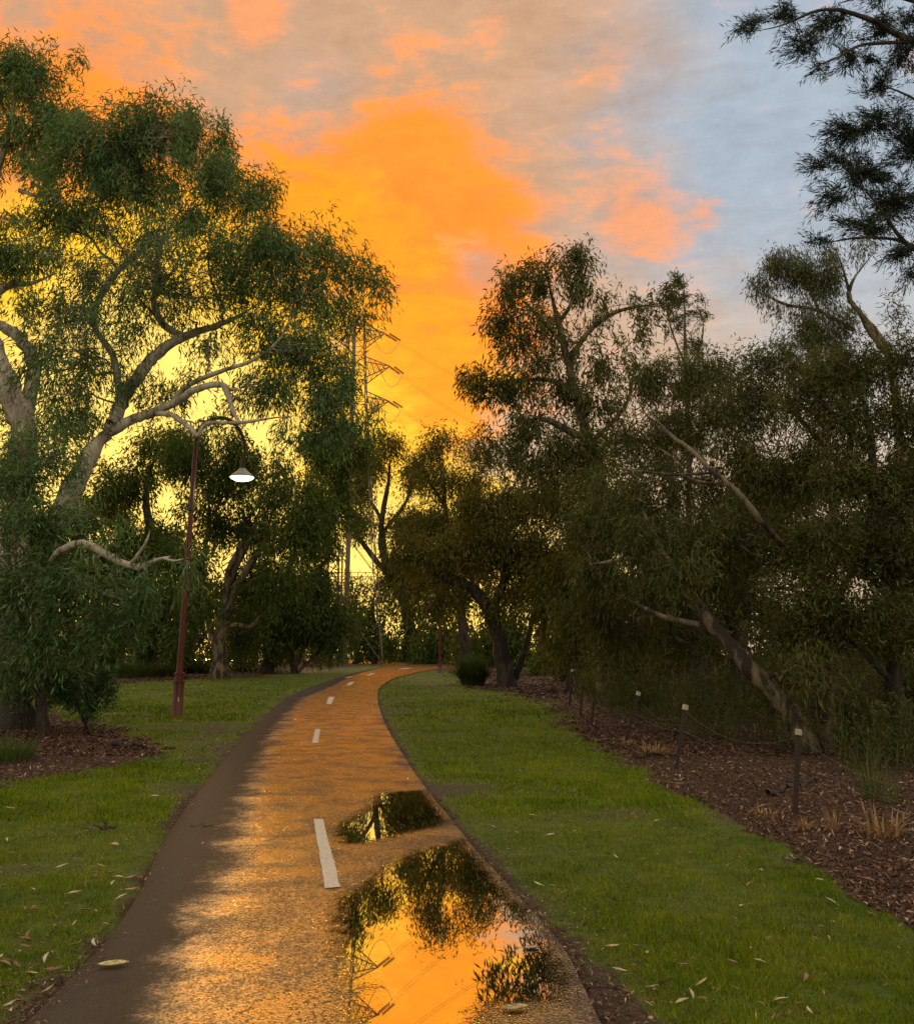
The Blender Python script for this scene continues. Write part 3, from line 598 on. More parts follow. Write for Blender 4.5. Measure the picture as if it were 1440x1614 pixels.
tree('gum_tree', 'rounded green gum right of the lamp head with its crown above the path', 'tree',
 [[(420, 1060, 66, 9), (430, 980, 66, 7), (455, 900, 66, 5), (470, 840, 66, 3)], [(430, 980, 66, 4), (500, 900, 66, 3), (530, 860, 66, 2)]],
 Cs(66, (500, 930, 56, 40, 1.4), (430, 960, 60, 40, 1.4), (380, 1000, 40, 30, 1.1), (520, 975, 44, 32, 1.3), (500, 720, 30, 30, .9), (520, 760, 40, 34, 1.1), (455, 1000, 50, 28, 1.3), (545, 730, 34, 34, 1.0), (530, 810, 40, 36, 1.1), (500, 860, 44, 34, 1.1), (560, 700, 30, 26, .9), (535, 690, 34, 28, 1.0), (500, 700, 36, 28, 1.0)),
 B_DARK, M_GUM2, 16, leaf=(.46, .10), dens=1.35, spray=.75, nper=28)
tree('bushy_tree', 'low many stemmed bush on the mulch beside the left bend of the path', 'tree',
 [[(462, 1062, 66, 4), (480, 1020, 66, 3), (515, 960, 66, 2)], [(462, 1062, 66, 4), (455, 1010, 66, 3), (430, 970, 66, 2)], [(466, 1062, 66, 3), (500, 1030, 66, 2.5), (520, 1000, 66, 2)]],
 Cs(66, (480, 985, 60, 26, 1.0), (430, 1010, 40, 24, .9), (530, 1000, 30, 22, .8), (450, 1040, 30, 12, .4)),
 B_PALE, M_GUM2, 17, leaf=(.40, .09), dens=1.0, spray=.7, nper=26)
# centre distance
tree('gum_tree', 'open crowned gum in front of the power pylon above the path bend', 'tree',
 [[(650, 1048, 128, 9), (640, 960, 128, 8), (612, 900, 128, 7), (600, 840, 128, 5), (612, 760, 128, 3), (615, 720, 128, 2)], [(612, 905, 128, 5), (580, 868, 128, 4), (545, 812, 128, 3)], [(606, 880, 128, 4), (600, 820, 128, 3), (570, 770, 128, 2)], [(602, 840, 128, 3), (640, 790, 128, 2.5), (650, 740, 128, 2)]],
 Cs(128, (615, 705, 32, 24, .9), (590, 740, 34, 30, 1.0), (560, 770, 32, 32, 1.0), (650, 750, 30, 40, .9), (570, 830, 40, 26, .8), (650, 830, 46, 40, 1.1), (625, 900, 42, 34, 1.1), (660, 920, 48, 44, 1.2), (590, 930, 30, 16, .9)),
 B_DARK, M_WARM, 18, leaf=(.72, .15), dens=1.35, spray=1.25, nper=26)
tree('gum_tree', 'thin glowing gum with a sparse orange lit crown right of the path bend', 'tree',
 [[(735, 1050, 76, 8), (725, 960, 76, 7), (705, 860, 76, 5), (700, 780, 76, 4), (690, 710, 76, 2)], [(705, 860, 76, 4), (735, 790, 76, 3), (750, 740, 76, 2)], [(725, 960, 76, 4), (770, 850, 76, 3), (800, 760, 76, 2)], [(702, 800, 76, 3), (665, 740, 76, 2)]],
 Cs(76, (700, 695, 48, 20, .55), (740, 715, 44, 26, .5), (670, 720, 34, 24, .55), (700, 760, 50, 36, .7), (760, 770, 44, 34, .7), (690, 830, 60, 40, 1.1), (760, 840, 56, 40, 1.1), (720, 900, 66, 40, 1.2), (800, 720, 30, 20, .6)),
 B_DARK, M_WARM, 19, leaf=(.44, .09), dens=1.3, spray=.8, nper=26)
tree('gum_tree', 'leaning dark trunked gum beside the big grass tussock', 'tree',
 [[(800, 1082, 43, 13), (790, 1030, 43, 12), (772, 965, 43, 10), (742, 928, 43, 9), (702, 910, 43, 8), (672, 888, 43, 6), (640, 850, 43, 4)],
  [(806, 1080, 43.4, 6), (822, 1040, 43.4, 5), (834, 1000, 43.4, 4.5), (842, 950, 43.4, 3)], [(788, 1020, 43, 8), (780, 960, 43, 7), (796, 900, 43, 6), (786, 830, 43, 4), (800, 780, 43, 3)],
  [(700, 910, 43, 4), (710, 870, 43, 3), (700, 830, 43, 2)], [(785, 930, 43, 4), (830, 880, 43, 3), (870, 840, 43, 2)]],
 Cs(43, (640, 868, 40, 34, .8), (690, 880, 44, 36, .9), (740, 870, 50, 44, 1.2), (800, 870, 60, 50, 1.3), (860, 880, 50, 50, 1.3), (770, 800, 56, 40, 1.1), (840, 800, 50, 44, 1.1), (820, 940, 50, 36, 1.1), (870, 960, 40, 44, 1.2), (700, 950, 50, 26, .8), (640, 940, 34, 20, .6), (760, 960, 30, 20, .5)),
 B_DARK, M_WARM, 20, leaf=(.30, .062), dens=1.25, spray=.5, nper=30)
# tall gum right of the gap in the sky
tree('gum_tree', 'tall open gum with rounded leaf clumps rising right of the orange gap', 'tree',
 [[(955, 1128, 30, 15), (955, 1000, 30, 14), (948, 880, 30, 12), (940, 770, 30, 10), (925, 690, 30, 9), (905, 610, 30, 7), (888, 540, 30, 6), (870, 470, 30, 4), (862, 425, 30, 2)],
  [(926, 692, 30, 7), (900, 680, 29.8, 6), (868, 664, 29.6, 5), (835, 655, 29.5, 3)], [(908, 620, 30, 5), (870, 600, 30, 4), (820, 600, 30, 3), (760, 612, 30, 2)],
  [(895, 570, 30, 5), (930, 520, 30, 4), (975, 490, 30, 3), (1040, 478, 30, 2)], [(890, 545, 30, 4), (850, 500, 30, 3), (820, 470, 30, 2)], [(880, 510, 30, 4), (905, 470, 30, 3), (925, 420, 30, 2)], [(930, 700, 30, 4), (985, 640, 30, 3), (1000, 580, 30, 2)]],
 Cs(30, (845, 425, 38, 28, 1.1), (800, 450, 42, 30, 1.1), (910, 412, 44, 36, 1.1), (925, 450, 34, 34, 1.0), (870, 450, 40, 30, .8), (790, 500, 34, 34, 1.1), (815, 530, 34, 30, 1.0), (860, 510, 40, 26, .6), (930, 505, 34, 26, .5), (975, 478, 26, 22, .8), (1015, 488, 28, 22, .9), (1055, 470, 28, 28, 1.0), (740, 600, 28, 30, 1.2), (775, 612, 38, 30, 1.2), (825, 612, 46, 34, 1.1), (880, 610, 44, 36, .9), (850, 570, 34, 24, .5), (960, 575, 50, 40, .8), (905, 560, 40, 26, .4), (830, 670, 50, 36, .9), (790, 700, 44, 30, .9), (890, 710, 60, 44, 1.0), (940, 640, 50, 40, .9), (850, 740, 60, 36, 1.0), (1000, 530, 40, 26, .5), (880, 560, 120, 120, .3), (900, 700, 110, 90, .35)),
 B_PALE, M_DARK, 21, leaf=(.28, .052), dens=.85, spray=.34, nper=24)
tree('wattle_tree', 'slim feathery tree with an upright pointed top against the grey sky', 'tree',
 [[(1090, 1110, 48, 6), (1086, 900, 48, 5), (1084, 700, 48, 4), (1080, 560, 48, 3), (1078, 440, 48, 1.2)], [(1082, 600, 48, 2), (1105, 540, 48, 1.5), (1108, 500, 48, 1)], [(1082, 580, 48, 2), (1058, 520, 48, 1.5), (1050, 480, 48, 1)]],
 Cs(48, (1062, 448, 20, 24, .55), (1078, 480, 30, 26, .5), (1096, 500, 20, 26, .4), (1060, 520, 26, 26, .4), (1090, 550, 28, 28, .45), (1080, 620, 40, 40, 1.0), (1080, 700, 50, 50, 1.0)),
 B_PALE, M_PALE, 22, leaf=(.28, .05), droop=-.1, dens=1.1, spray=.42, nper=24, align=.9)
tree('gum_tree', 'pale olive gum with a thin drooping crown against the blue-grey sky', 'tree',
 [[(1480, 1150, 36, 12), (1450, 900, 36, 10), (1420, 700, 36, 8), (1400, 560, 36, 6), (1360, 500, 36, 5), (1338, 470, 36, 4), (1345, 440, 36, 3), (1375, 400, 36, 1.5)],
  [(1400, 560, 36, 6), (1384, 540, 36, 5.5), (1352, 492, 36, 5)], [(1345, 520, 36, 3.5), (1290, 490, 36, 3), (1240, 480, 36, 2.5), (1205, 465, 36, 2)], [(1340, 470, 36, 3), (1330, 430, 36, 2), (1320, 400, 36, 1.5)], [(1290, 490, 36, 3), (1270, 440, 36, 2), (1250, 410, 36, 1)]],
 Cs(36, (1230, 415, 42, 26, 1.2), (1200, 450, 26, 26, .9), (1265, 430, 44, 34, 1.3), (1300, 440, 40, 36, 1.1), (1250, 480, 34, 24, .5), (1300, 500, 44, 36, 1.0), (1270, 540, 46, 36, 1.1), (1330, 540, 36, 32, .8), (1355, 390, 34, 20, .45), (1310, 395, 30, 20, .6), (1320, 600, 60, 50, 1)),
 B_PALE, M_PALE, 23, leaf=(.26, .040), droop=1.0, dens=1.0, spray=.38, nper=28)
# near right: leaning pale gum and straight gum at the fence
tree('gum_tree', 'gum leaning left over the fence with a mottled pale lower trunk', 'tree',
 [[(1278, 1190, 15.6, 15), (1250, 1130, 15.8, 14), (1215, 1088, 16, 13), (1180, 1050, 16.2, 13), (1135, 1000, 16.6, 11), (1090, 940, 17, 9), (1050, 880, 17.5, 7), (1010, 800, 18, 5)],
  [(1135, 1000, 16.6, 7), (1100, 985, 17, 5), (1040, 970, 17.5, 4), (980, 940, 18, 3)], [(1060, 890, 17.4, 5), (1000, 880, 18, 4), (930, 890, 18.5, 2.5)]],
 Cs(18, (1000, 800, 70, 50, 1.2, 2), (940, 830, 60, 50, 1.1, 3), (1060, 860, 80, 50, 1.3, 1), (960, 900, 70, 44, 1.2, 2), (1040, 940, 70, 44, 1.3, 1), (930, 970, 50, 44, 1.1, 3), (1110, 920, 60, 50, 1.2), (990, 1000, 60, 36, 1.0, 3), (1080, 1010, 56, 30, .9, 2), (1070, 905, 50, 36, 1.0, -2.2), (1020, 850, 50, 40, 1.0, -2), (1270, 1050, 50, 40, .9, -3)),
 B_MOTT, M_DARK, 24, leaf=(.17, .030), dens=.95, spray=.28, nper=28)
tree('gum_tree', 'straight gum with peeling bark behind the nearest fence post', 'tree',
 [[(1303, 1198, 15.9, 15), (1301, 1100, 15.9, 13), (1298, 1010, 15.9, 12), (1292, 920, 16, 11), (1304, 840, 16, 9), (1330, 740, 16, 7), (1350, 640, 16, 5)],
  [(1292, 925, 16, 6.6), (1240, 868, 15.4, 5.6), (1205, 828, 14.5, 5.3), (1168, 782, 14.5, 5.0), (1150, 765, 14.6, 4.6), (1118, 738, 14.8, 4.0), (1085, 706, 15.2, 3.6), (1058, 688, 15.5, 3.0), (1025, 662, 16, 2.3), (1000, 625, 16.6, 1.7)],
  [(1150, 765, 14.6, 2.6), (1110, 760, 14.8, 2.3), (1085, 752, 15, 2.0), (1060, 722, 15.2, 1.7), (1030, 700, 15.4, 1.0)], [(1125, 745, 14.8, 2.3), (1070, 748, 15, 2.0), (1000, 742, 15.4, 1.7), (960, 735, 15.8, 1.0)], [(1085, 706, 19, 2.0), (1050, 678, 19.2, 1.7), (1015, 640, 19.5, 1.0)],
  [(1215, 840, 14.5, 2.6), (1198, 805, 14.4, 2.0)], [(1300, 1000, 15.9, 6), (1340, 900, 15.6, 5), (1380, 830, 15.4, 3)], [(1330, 740, 16, 5), (1260, 660, 16.5, 4), (1200, 600, 17, 3)], [(1290, 950, 16, 5), (1250, 930, 15.8, 3), (1190, 925, 15.6, 2)]],
 Cs(18, (1020, 600, 56, 46, .9, 3), (1080, 590, 56, 46, .9, 3), (1140, 600, 60, 46, .9, 2), (1050, 670, 70, 44, .8, 2.5), (1130, 660, 70, 50, .9, 1.5), (1200, 640, 70, 56, 1.0), (1170, 720, 70, 50, .9), (1080, 770, 60, 44, .9, 1.5), (1230, 760, 70, 56, 1.1, -.5), (1000, 700, 50, 40, .8, 2.5), (1160, 860, 70, 50, 1.1, -.5), (1250, 850, 60, 50, 1.1, -1), (1300, 720, 60, 60, 1.0, -1), (1110, 820, 50, 36, .9, 1)),
 B_MOTT, M_DARK, 25, leaf=(.17, .030), dens=.95, spray=.28, nper=28)
tree('wattle_tree', 'dense dark wattle filling the right side behind the fence', 'tree',
 [[(1428, 1196, 15.5, 14), (1410, 1080, 15.5, 12), (1400, 940, 15.5, 10), (1380, 800, 15.5, 8), (1370, 680, 15.5, 6), (1350, 590, 15.5, 3)], [(1400, 940, 15.5, 6), (1330, 860, 15.5, 5), (1270, 800, 15.5, 3)], [(1390, 850, 15.5, 6), (1450, 740, 15.5, 5), (1470, 640, 15.5, 3)], [(1410, 1080, 15.5, 6), (1340, 1010, 15.2, 4), (1290, 1000, 15, 3)], [(1375, 720, 15.5, 4), (1300, 640, 15.5, 3), (1240, 600, 15.5, 2)]],
 Cs(15.5, (1250, 580, 56, 36, 1.0, 1.5), (1200, 570, 50, 26, .8, 2), (1310, 590, 60, 44, 1.0), (1370, 570, 60, 44, 1.0), (1430, 560, 60, 50, 1.0), (1270, 650, 60, 50, .9, .5), (1350, 660, 60, 50, 1.1), (1430, 660, 60, 60, 1.2), (1330, 760, 70, 50, 1.3), (1410, 770, 70, 60, 1.3), (1300, 850, 60, 46, 1.2, -.5), (1380, 870, 70, 56, 1.4), (1450, 880, 60, 60, 1.4), (1280, 930, 60, 46, 1.2, -.5), (1350, 970, 70, 50, 1.4, -.5), (1430, 990, 60, 60, 1.4), (1240, 1000, 50, 40, 1.1, .5), (1500, 760, 60, 80, 1.2), (1520, 600, 60, 70, 1.0), (1410, 490, 20, 26, .5, 2)),
 B_DARK, M_DARK, 26, leaf=(.13, .026), droop=.4, dens=1.0, spray=.24, nper=30)
tree('wattle_tree', 'shadowy twin trunked tree behind the second fence post', 'tree',
 [[(1108, 1150, 24, 17), (1104, 1080, 24, 15), (1090, 980, 24, 12), (1070, 880, 24, 12), (1060, 780, 24, 8), (1050, 700, 24, 4)], [(1140, 1142, 24.5, 11), (1160, 1070, 24.5, 10), (1170, 980, 24.5, 12), (1190, 860, 24.5, 8)], [(1090, 980, 24, 8), (1020, 900, 24, 6), (960, 850, 24, 4)]],
 Cs(25, (1130, 1010, 70, 36, 1.3), (1060, 1010, 60, 36, 1.3), (1000, 960, 60, 44, 1.3), (1180, 960, 70, 50, 1.3), (1100, 880, 80, 60, 1.2), (1020, 840, 60, 50, 1.0), (960, 780, 60, 50, 1.0), (1040, 740, 60, 50, .8), (960, 1030, 50, 30, 1.1), (1190, 800, 70, 60, 1.0)),
 B_DARK, M_DARK, 27, leaf=(.22, .042), droop=.5, dens=1.0, spray=.38, nper=28)
tree('bushy_tree', 'brown-green scrubby tree behind the far end of the wire fence', 'tree',
 [[(900, 1096, 38, 8), (905, 1020, 38, 7), (900, 940, 38, 5), (910, 860, 38, 3)], [(905, 1020, 38, 4), (950, 980, 38, 3), (980, 930, 38, 2)]],
 Cs(38, (900, 900, 60, 46, 1.3), (880, 960, 50, 40, 1.2), (930, 980, 60, 44, 1.3), (890, 1020, 50, 26, 1.0), (960, 1040, 50, 26, 1.1), (920, 830, 56, 46, 1.1), (890, 780, 60, 40, 1.0), (950, 730, 56, 40, .9)),
 B_DARK, M_WARM, 28, leaf=(.30, .06), dens=1.0, spray=.5, nper=28)
# overhanging wattle, its trunk just outside the right edge
tree('wattle_tree', 'near wattle reaching fine dark sprays in from the upper right corner', 'tree',
 [[(1860, 1500, 9.5, 30), (1820, 1000, 9.5, 26), (1740, 600, 9.2, 22), (1660, 300, 9, 16), (1560, 100, 8.6, 10), (1440, 66, 8.2, 6), (1370, 30, 8, 4.5), (1300, 14, 8, 3), (1230, 40, 8, 2), (1180, 50, 8, 1)],
  [(1560, 100, 8.6, 6), (1480, 20, 8.3, 5), (1390, -10, 8.2, 4), (1320, 5, 8, 2.5)], [(1440, 66, 8.2, 4), (1360, 70, 8, 3), (1320, 90, 8, 2), (1270, 110, 8, 1)],
  [(1740, 600, 9.2, 12), (1600, 480, 9, 9), (1500, 420, 8.8, 6), (1430, 385, 8.6, 4), (1380, 320, 8.5, 2.5), (1340, 270, 8.5, 1.5)], [(1500, 420, 8.8, 4), (1420, 380, 8.6, 3), (1350, 375, 8.5, 2), (1290, 385, 8.5, 1)], [(1600, 480, 9, 6), (1520, 330, 8.8, 4), (1440, 240, 8.6, 2.5), (1390, 200, 8.5, 1.5)], [(1480, 180, 8.6, 3), (1430, 150, 8.5, 2), (1380, 130, 8.4, 1)]],
 Cs(8.2, (1180, 45, 38, 24, .75), (1225, 30, 40, 30, .8), (1255, 75, 40, 34, .8), (1310, 45, 46, 36, .8), (1345, 100, 44, 34, .7), (1390, 45, 50, 40, .75), (1430, 90, 40, 44, .7), (1300, 110, 36, 16, .5), (1400, 140, 40, 26, .8), (1445, 30, 40, 40, .7), (1385, -20, 60, 30, .7))
 + Cs(8.6, (1390, 190, 50, 36, 1.0), (1330, 215, 42, 38, 1.0), (1440, 230, 50, 56, 1.1), (1300, 262, 34, 34, .8), (1360, 280, 52, 44, 1.1), (1310, 318, 40, 26, .8), (1420, 320, 56, 46, 1.2), (1360, 360, 50, 30, 1.1), (1290, 378, 30, 16, .8), (1420, 400, 34, 30, .9), (1435, 440, 24, 22, .8), (1500, 300, 60, 90, 1.1)),
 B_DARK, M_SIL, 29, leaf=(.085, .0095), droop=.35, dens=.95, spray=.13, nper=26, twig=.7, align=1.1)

# rows of trees far behind that close the view; each one its own thing
far = []
FAR = [(-260, 44, 640, 62), (-90, 52, 600, 75), (60, 90, 820, 62), (190, 100, 860, 55), (300, 92, 880, 50), (400, 105, 900, 46), (475, 118, 925, 30), (590, 112, 925, 30), (535, 124, 910, 34), (562, 118, 930, 30), (640, 128, 950, 34), (700, 110, 925, 40), (770, 100, 900, 48), (850, 92, 860, 55), (950, 80, 840, 66), (1050, 70, 790, 70), (1160, 64, 740, 80), (1280, 58, 720, 90), (1400, 52, 700, 100), (1530, 46, 660, 110), (1700, 40, 640, 120)]
LF = ['tall dim gum far left of the photo beyond the frame edge', 'dim gum behind the white trunk at the left edge', 'distant gum behind the low hanging leaves on the left', 'distant gum behind the dark bushy gum left of the lamp', 'distant gum seen between the lamp post and the pale stems', 'distant gum behind the fan of pale stems', 'small distant gum just left of the pylon foot', 'small distant gum just right of the pylon foot', 'distant gum directly behind the pylon foot', 'small distant gum right beside the steel poles', 'distant gum above the far end of the path', 'distant gum behind the far lamp post', 'distant gum behind the big grass tussock', 'distant gum behind the leaning dark trunk', 'distant gum behind the scrub at the far fence end', 'distant gum behind the slim feathery tree', 'distant gum behind the twin dark trunks', 'distant gum behind the leaning mottled trunk', 'distant gum at the right edge behind the dense wattle', 'dim gum just outside the right edge', 'dim gum well outside the right edge']
for k, (x, Y, top, w) in enumerate(FAR):
    rg = np.random.default_rng(100 + k); gy = PY0 + F * math.tan(TH + math.atan(CH / Y)); H = gy - top
    cl = []
    for q in range(9):
        fy = rg.uniform(.12, 1); cl.append((x + rg.uniform(-1, 1) * w * (1.15 - .6 * fy), gy - H * fy * .92, w * rg.uniform(.42, .6), max(16, H * rg.uniform(.12, .17)), Y, 1.15))
    cl += [(x + o_ * w, gy - 20, w * .6, 18, Y - 2, 1.1) for o_ in (-.9, 0, .9)] if not 530 < x < 640 else []
    tree('gum_tree', LF[k], 'tree', [[(x, gy, Y, max(4, w * .09)), (x + w * .1, gy - H * .35, Y, 4), (x - w * .1, gy - H * .7, Y, 3), (x, gy - H * .92, Y, 1.5)], [(x, gy - H * .3, Y, 3), (x + w * .6, gy - H * .6, Y, 2)]],
     cl, B_DARK, M_GUM2 if k % 3 else M_WARM, 200 + k, leaf=(.0075 * Y, .0019 * Y), dens=.75, spray=.0125 * Y, nper=26, group='distant gums behind the path')
# ================================================================== LAMP POSTS
def paint(name, col, rough=.4, metal=0.0):
    m, nt = new_mat(name); p = geoP(nt); n = noise(nt, p, 14, 4, .6); c = mixc(nt, mul_(nt, sstep(nt, n, .4, .75), .5), col, tuple(v * .45 for v in col))
    out(nt, princ(nt, Base_Color=c, Roughness=rough, Metallic=metal, Normal=bump(nt, n, .15, .01))); return m
M_RED = paint('red_painted_steel', (0.10, 0.009, 0.006), .35)
M_BLACKM = paint('dark_steel', (0.05, 0.035, 0.03), .45, .3)
M_SHADE = paint('pale_enamel', (0.42, 0.40, 0.34), .4)
M_STICK = paint('torn_sticker', (0.6, 0.45, 0.42), .7)
m, nt = new_mat('lit_lens'); em = nd(nt, 'ShaderNodeEmission', i_Color=(0.86, 1.0, 0.50, 1), i_Strength=7.0); out(nt, em.outputs[0]); M_LENS = m
LY = 23.6; LB = G(278, 1130); LY = LB[1]
def lp(x, y): return P(x, y, LY)
zc = lp(283, 1074)[2]; ztop = lp(313, 690)[2]; lx = LB[0]
def lamp(label):
    root = empty('street_lamp', (LB[0], LB[1], 0), label, 'street lamp', 'red curved arm lamp posts along the path')
    o0 = np.array([LB[0], LB[1], 0.0])
    g = Geo(); g.lathe([(.15, -.05), (.15, .02), (.135, .03), (.128, zc - .02)], (lx, LY, 0), 16); g.build('base', M_RED, root, True, o0)
    g = Geo(); g.lathe([(.128, zc - .03), (.165, zc - .03), (.165, zc), (.11, zc + .01), (.105, zc + .16), (.13, zc + .165), (.13, zc + .20), (.09, zc + .215), (.078, zc + .4)], (lx, LY, 0), 16); g.build('collar', M_RED, root, False, o0)
    g = Geo(); g.lathe([(.082, zc + .2), (.074, zc + 1.5), (.062, ztop - .6), (.05, ztop)], (lx, LY, 0), 14); g.build('pole', M_RED, root, True, o0)
    g = Geo(); zb = lp(300, 803)[2]
    g.lathe([(.066, zb - .05), (.10, zb - .04), (.10, zb + .04), (.066, zb + .05)], (lx, LY, 0), 14)
    for s in (-1, 1): g.tube(np.array([[lx, LY, zb], [lx + s * .13, LY, zb], [lx + s * .17, LY, zb + .02]]), [.02, .02, .025], 8)
    g.build('bracket', M_BLACKM, root, False, o0)
    dx = lx - lp(313, 690)[0]
    A = [np.array(lp(x, y)) + [dx, 0, 0] for x, y in ((313, 694), (316, 680), (326, 667), (342, 659.5), (357, 659), (370, 665), (381, 678), (387.5, 694), (389.5, 710), (388, 726), (386.5, 731))]
    A = catmull(A, 5); g = Geo(); g.tube(A, np.linspace(.055, .042, len(A)), 10); g.build('arm', M_BLACKM, root, True, o0)
    hx, _, hz = np.array(lp(386, 733)) + [dx, 0, 0]
    g = Geo(); g.lathe([(.03, .12), (.05, .10), (.05, -.02), (.075, -.04), (.075, -.10), (.02, -.11)], (hx, LY, hz), 14); g.build('lamp_neck', M_BLACKM, root, False, o0)
    g = Geo(); g.lathe([(.07, -.08), (.12, -.14), (.27, -.265), (.335, -.325), (.33, -.335), (.25, -.262), (.10, -.14)], (hx, LY, hz), 24); sh = g.build('lamp_shade', M_SHADE, root, True, o0)
    g = Geo(); g.lathe([(.10, -.185), (.24, -.275), (.30, -.328), (.28, -.36), (.18, -.41), (.02, -.435), (.0, -.436)], (hx, LY, hz), 24); g.build('lens', M_LENS, root, True, o0)
    g = Geo(); g.box((lx + .05, LY - .122, .42), (.018, .002, .055), [[.96, 0, .25], [0, 1, 0], [-.25, 0, .96]]); g.build('torn_sticker', M_STICK, root, False, o0)
    ld = bpy.data.lights.new('lamp_light', 'POINT'); ld.energy = 26; ld.color = (0.85, 1.0, 0.62); ld.shadow_soft_size = .12
    lo = bpy.data.objects.new('lamp_light', ld); COL.objects.link(lo); lo.parent = root; lo.location = (hx - LB[0], 0, hz - .52)
    return root
L1 = lamp('lit lamp on a dark red post standing in the left lawn')
def copy_tree(o, parent=None):
    c = o.copy(); COL.objects.link(c)
    if parent is not None: c.parent = parent
    for ch in list(o.children): copy_tree(ch, c)
    return c
L2 = copy_tree(L1); q = G(693, 1060); L2.location = (q[0], q[1], 0); L2.rotation_euler = (0, 0, math.radians(115)); L2.scale = (1.1, 1.1, .92)
for ch in list(L2.children):
    if ch.type == 'LIGHT': bpy.data.objects.remove(ch)
    elif ch.name.startswith('lens'): ch.data = ch.data.copy(); ch.data.materials[0] = M_SHADE
L2['label'] = 'far red lamp post at the right edge of the path bend'

# ================================================================== WIRE FENCE
POSTS = [((1253, 1283), (1258, 1152), 1), ((1065, 1213), (1080, 1113), 1), ((986, 1168), (1006, 1092), 1), ((932, 1144), (936, 1106), 0), ((914, 1128), (918, 1083), 0), ((897, 1112), (902, 1056), 1)]
m, nt = new_mat('dark_post'); p = geoP(nt); n = noise(nt, p, 30, 4, .6); out(nt, princ(nt, Base_Color=mixc(nt, n, (.012, .008, .007), (.05, .03, .022)), Roughness=.7)); M_POST = m
M_CAP = paint('weathered_white_cap', (0.45, 0.40, 0.28), .5); M_WIRE = paint('fence_wire', (0.16, 0.13, 0.11), .45, .6)
b0 = G(*POSTS[0][0]); root = empty('wire_fence', (b0[0], b0[1], 0), 'low wire fence of leaning dark stakes with white caps on the mulch', 'fence')
tops = []; o0 = np.array([b0[0], b0[1], 0.])
for k, (b, t, cap) in enumerate(POSTS):
    B = G(*b); Tt = P(t[0], t[1], B[1]); ax = Tt - B; L = np.linalg.norm(ax); ax /= L; X = np.cross([0, 1, 0], ax); X /= np.linalg.norm(X); Yv = np.cross(ax, X)
    g = Geo(); r = .026 if k < 3 else .03; A = [X, Yv, ax]
    g.box(B + ax * (L / 2 - .08), (r, .007, L / 2 + .08), A); g.box(B + ax * (L / 2 - .08) + Yv * r * .8, (.007, r * .75, L / 2 + .08), A)
    po = g.build('post', M_POST, root, False, o0)
    if cap:
        g = Geo(); s = .8 if k == 0 else 1.0; h = .032 * s; c = B + ax * (L - h * .6)
        g.box(c, (.033 * s, .036 * s, h), A); g.box(c + ax * h, (.027 * s, .030 * s, .008), A); g.box(c - Yv * .037 * s + ax * .01, (.008, .006, .02), A); g.build('cap', M_CAP, po, False, o0)
    tops.append((B, ax, L))
B = G(1700, 1480); tops.insert(0, (B, np.array([0, 0, 1.]), .9))
g = Geo(); g.box(B + [0, 0, .45], (.026, .007, .5)); g.box(B + [0, .02, .45], (.007, .02, .5)); g.build('post', M_POST, root, False, o0)
for fr, sag in ((.93, .30), (.62, .12), (.34, .08)):
    g = Geo()
    for a, b in zip(tops[:-1], tops[1:]):
        p0 = a[0] + a[1] * a[2] * fr; p1 = b[0] + b[1] * b[2] * fr; t = np.linspace(0, 1, 20)[:, None]
        X = p0 * (1 - t) + p1 * t; X[:, 2] -= (4 * t * (1 - t))[:, 0] * sag * min(1, np.linalg.norm(p1 - p0) / 5); g.tube(X, np.full(20, .0022), 5)
    g.build('wire', M_WIRE, root, True, o0)

# ================================================================== PYLON AND LINES
M_STEEL = paint('galvanised_steel', (0.16, 0.12, 0.085), .5, .3)
TY = 112.0
def tp(x, y): return P(x, y, TY)
tb = tp(547, 1044); tx = tb[0]
tz = lambda y: P(547, y, TY)[2]
root = empty('power_pylon', (tx, TY, 0), 'tall lattice power pylon behind the trees left of the orange gap', 'pylon'); o0 = np.array([tx, TY, 0.])
zt = tz(500); 
def hw(z): return np.interp(z, [0, tz(880), tz(640), zt], [4.6, 2.9, 1.5, .9])
def corner(z, i): s = [(-1, -1), (1, -1), (1, 1), (-1, 1)][i % 4]; h = hw(z); return np.array([tx + s[0] * h, TY + s[1] * h, z])
for i in range(4):
    g = Geo(); zs = np.linspace(0, zt, 12); g.tube(np.array([corner(z, i) for z in zs]), np.full(12, .065), 5); g.build('leg', M_STEEL, root, False, o0)
g = Geo(); zl = [0]
while zl[-1] < zt - 1.5: zl.append(min(zt, zl[-1] + 2.2 * hw(zl[-1]) + .3))
for a, b in zip(zl[:-1], zl[1:]):
    for i in range(4):
        for p0, p1 in ((corner(a, i), corner(b, i + 1)), (corner(a, i + 1), corner(b, i)), (corner(b, i), corner(b, i + 1))): g.tube(np.array([p0, p1]), [.038, .038], 4)
g.build('bracing', M_STEEL, root, False, o0)
tips = []
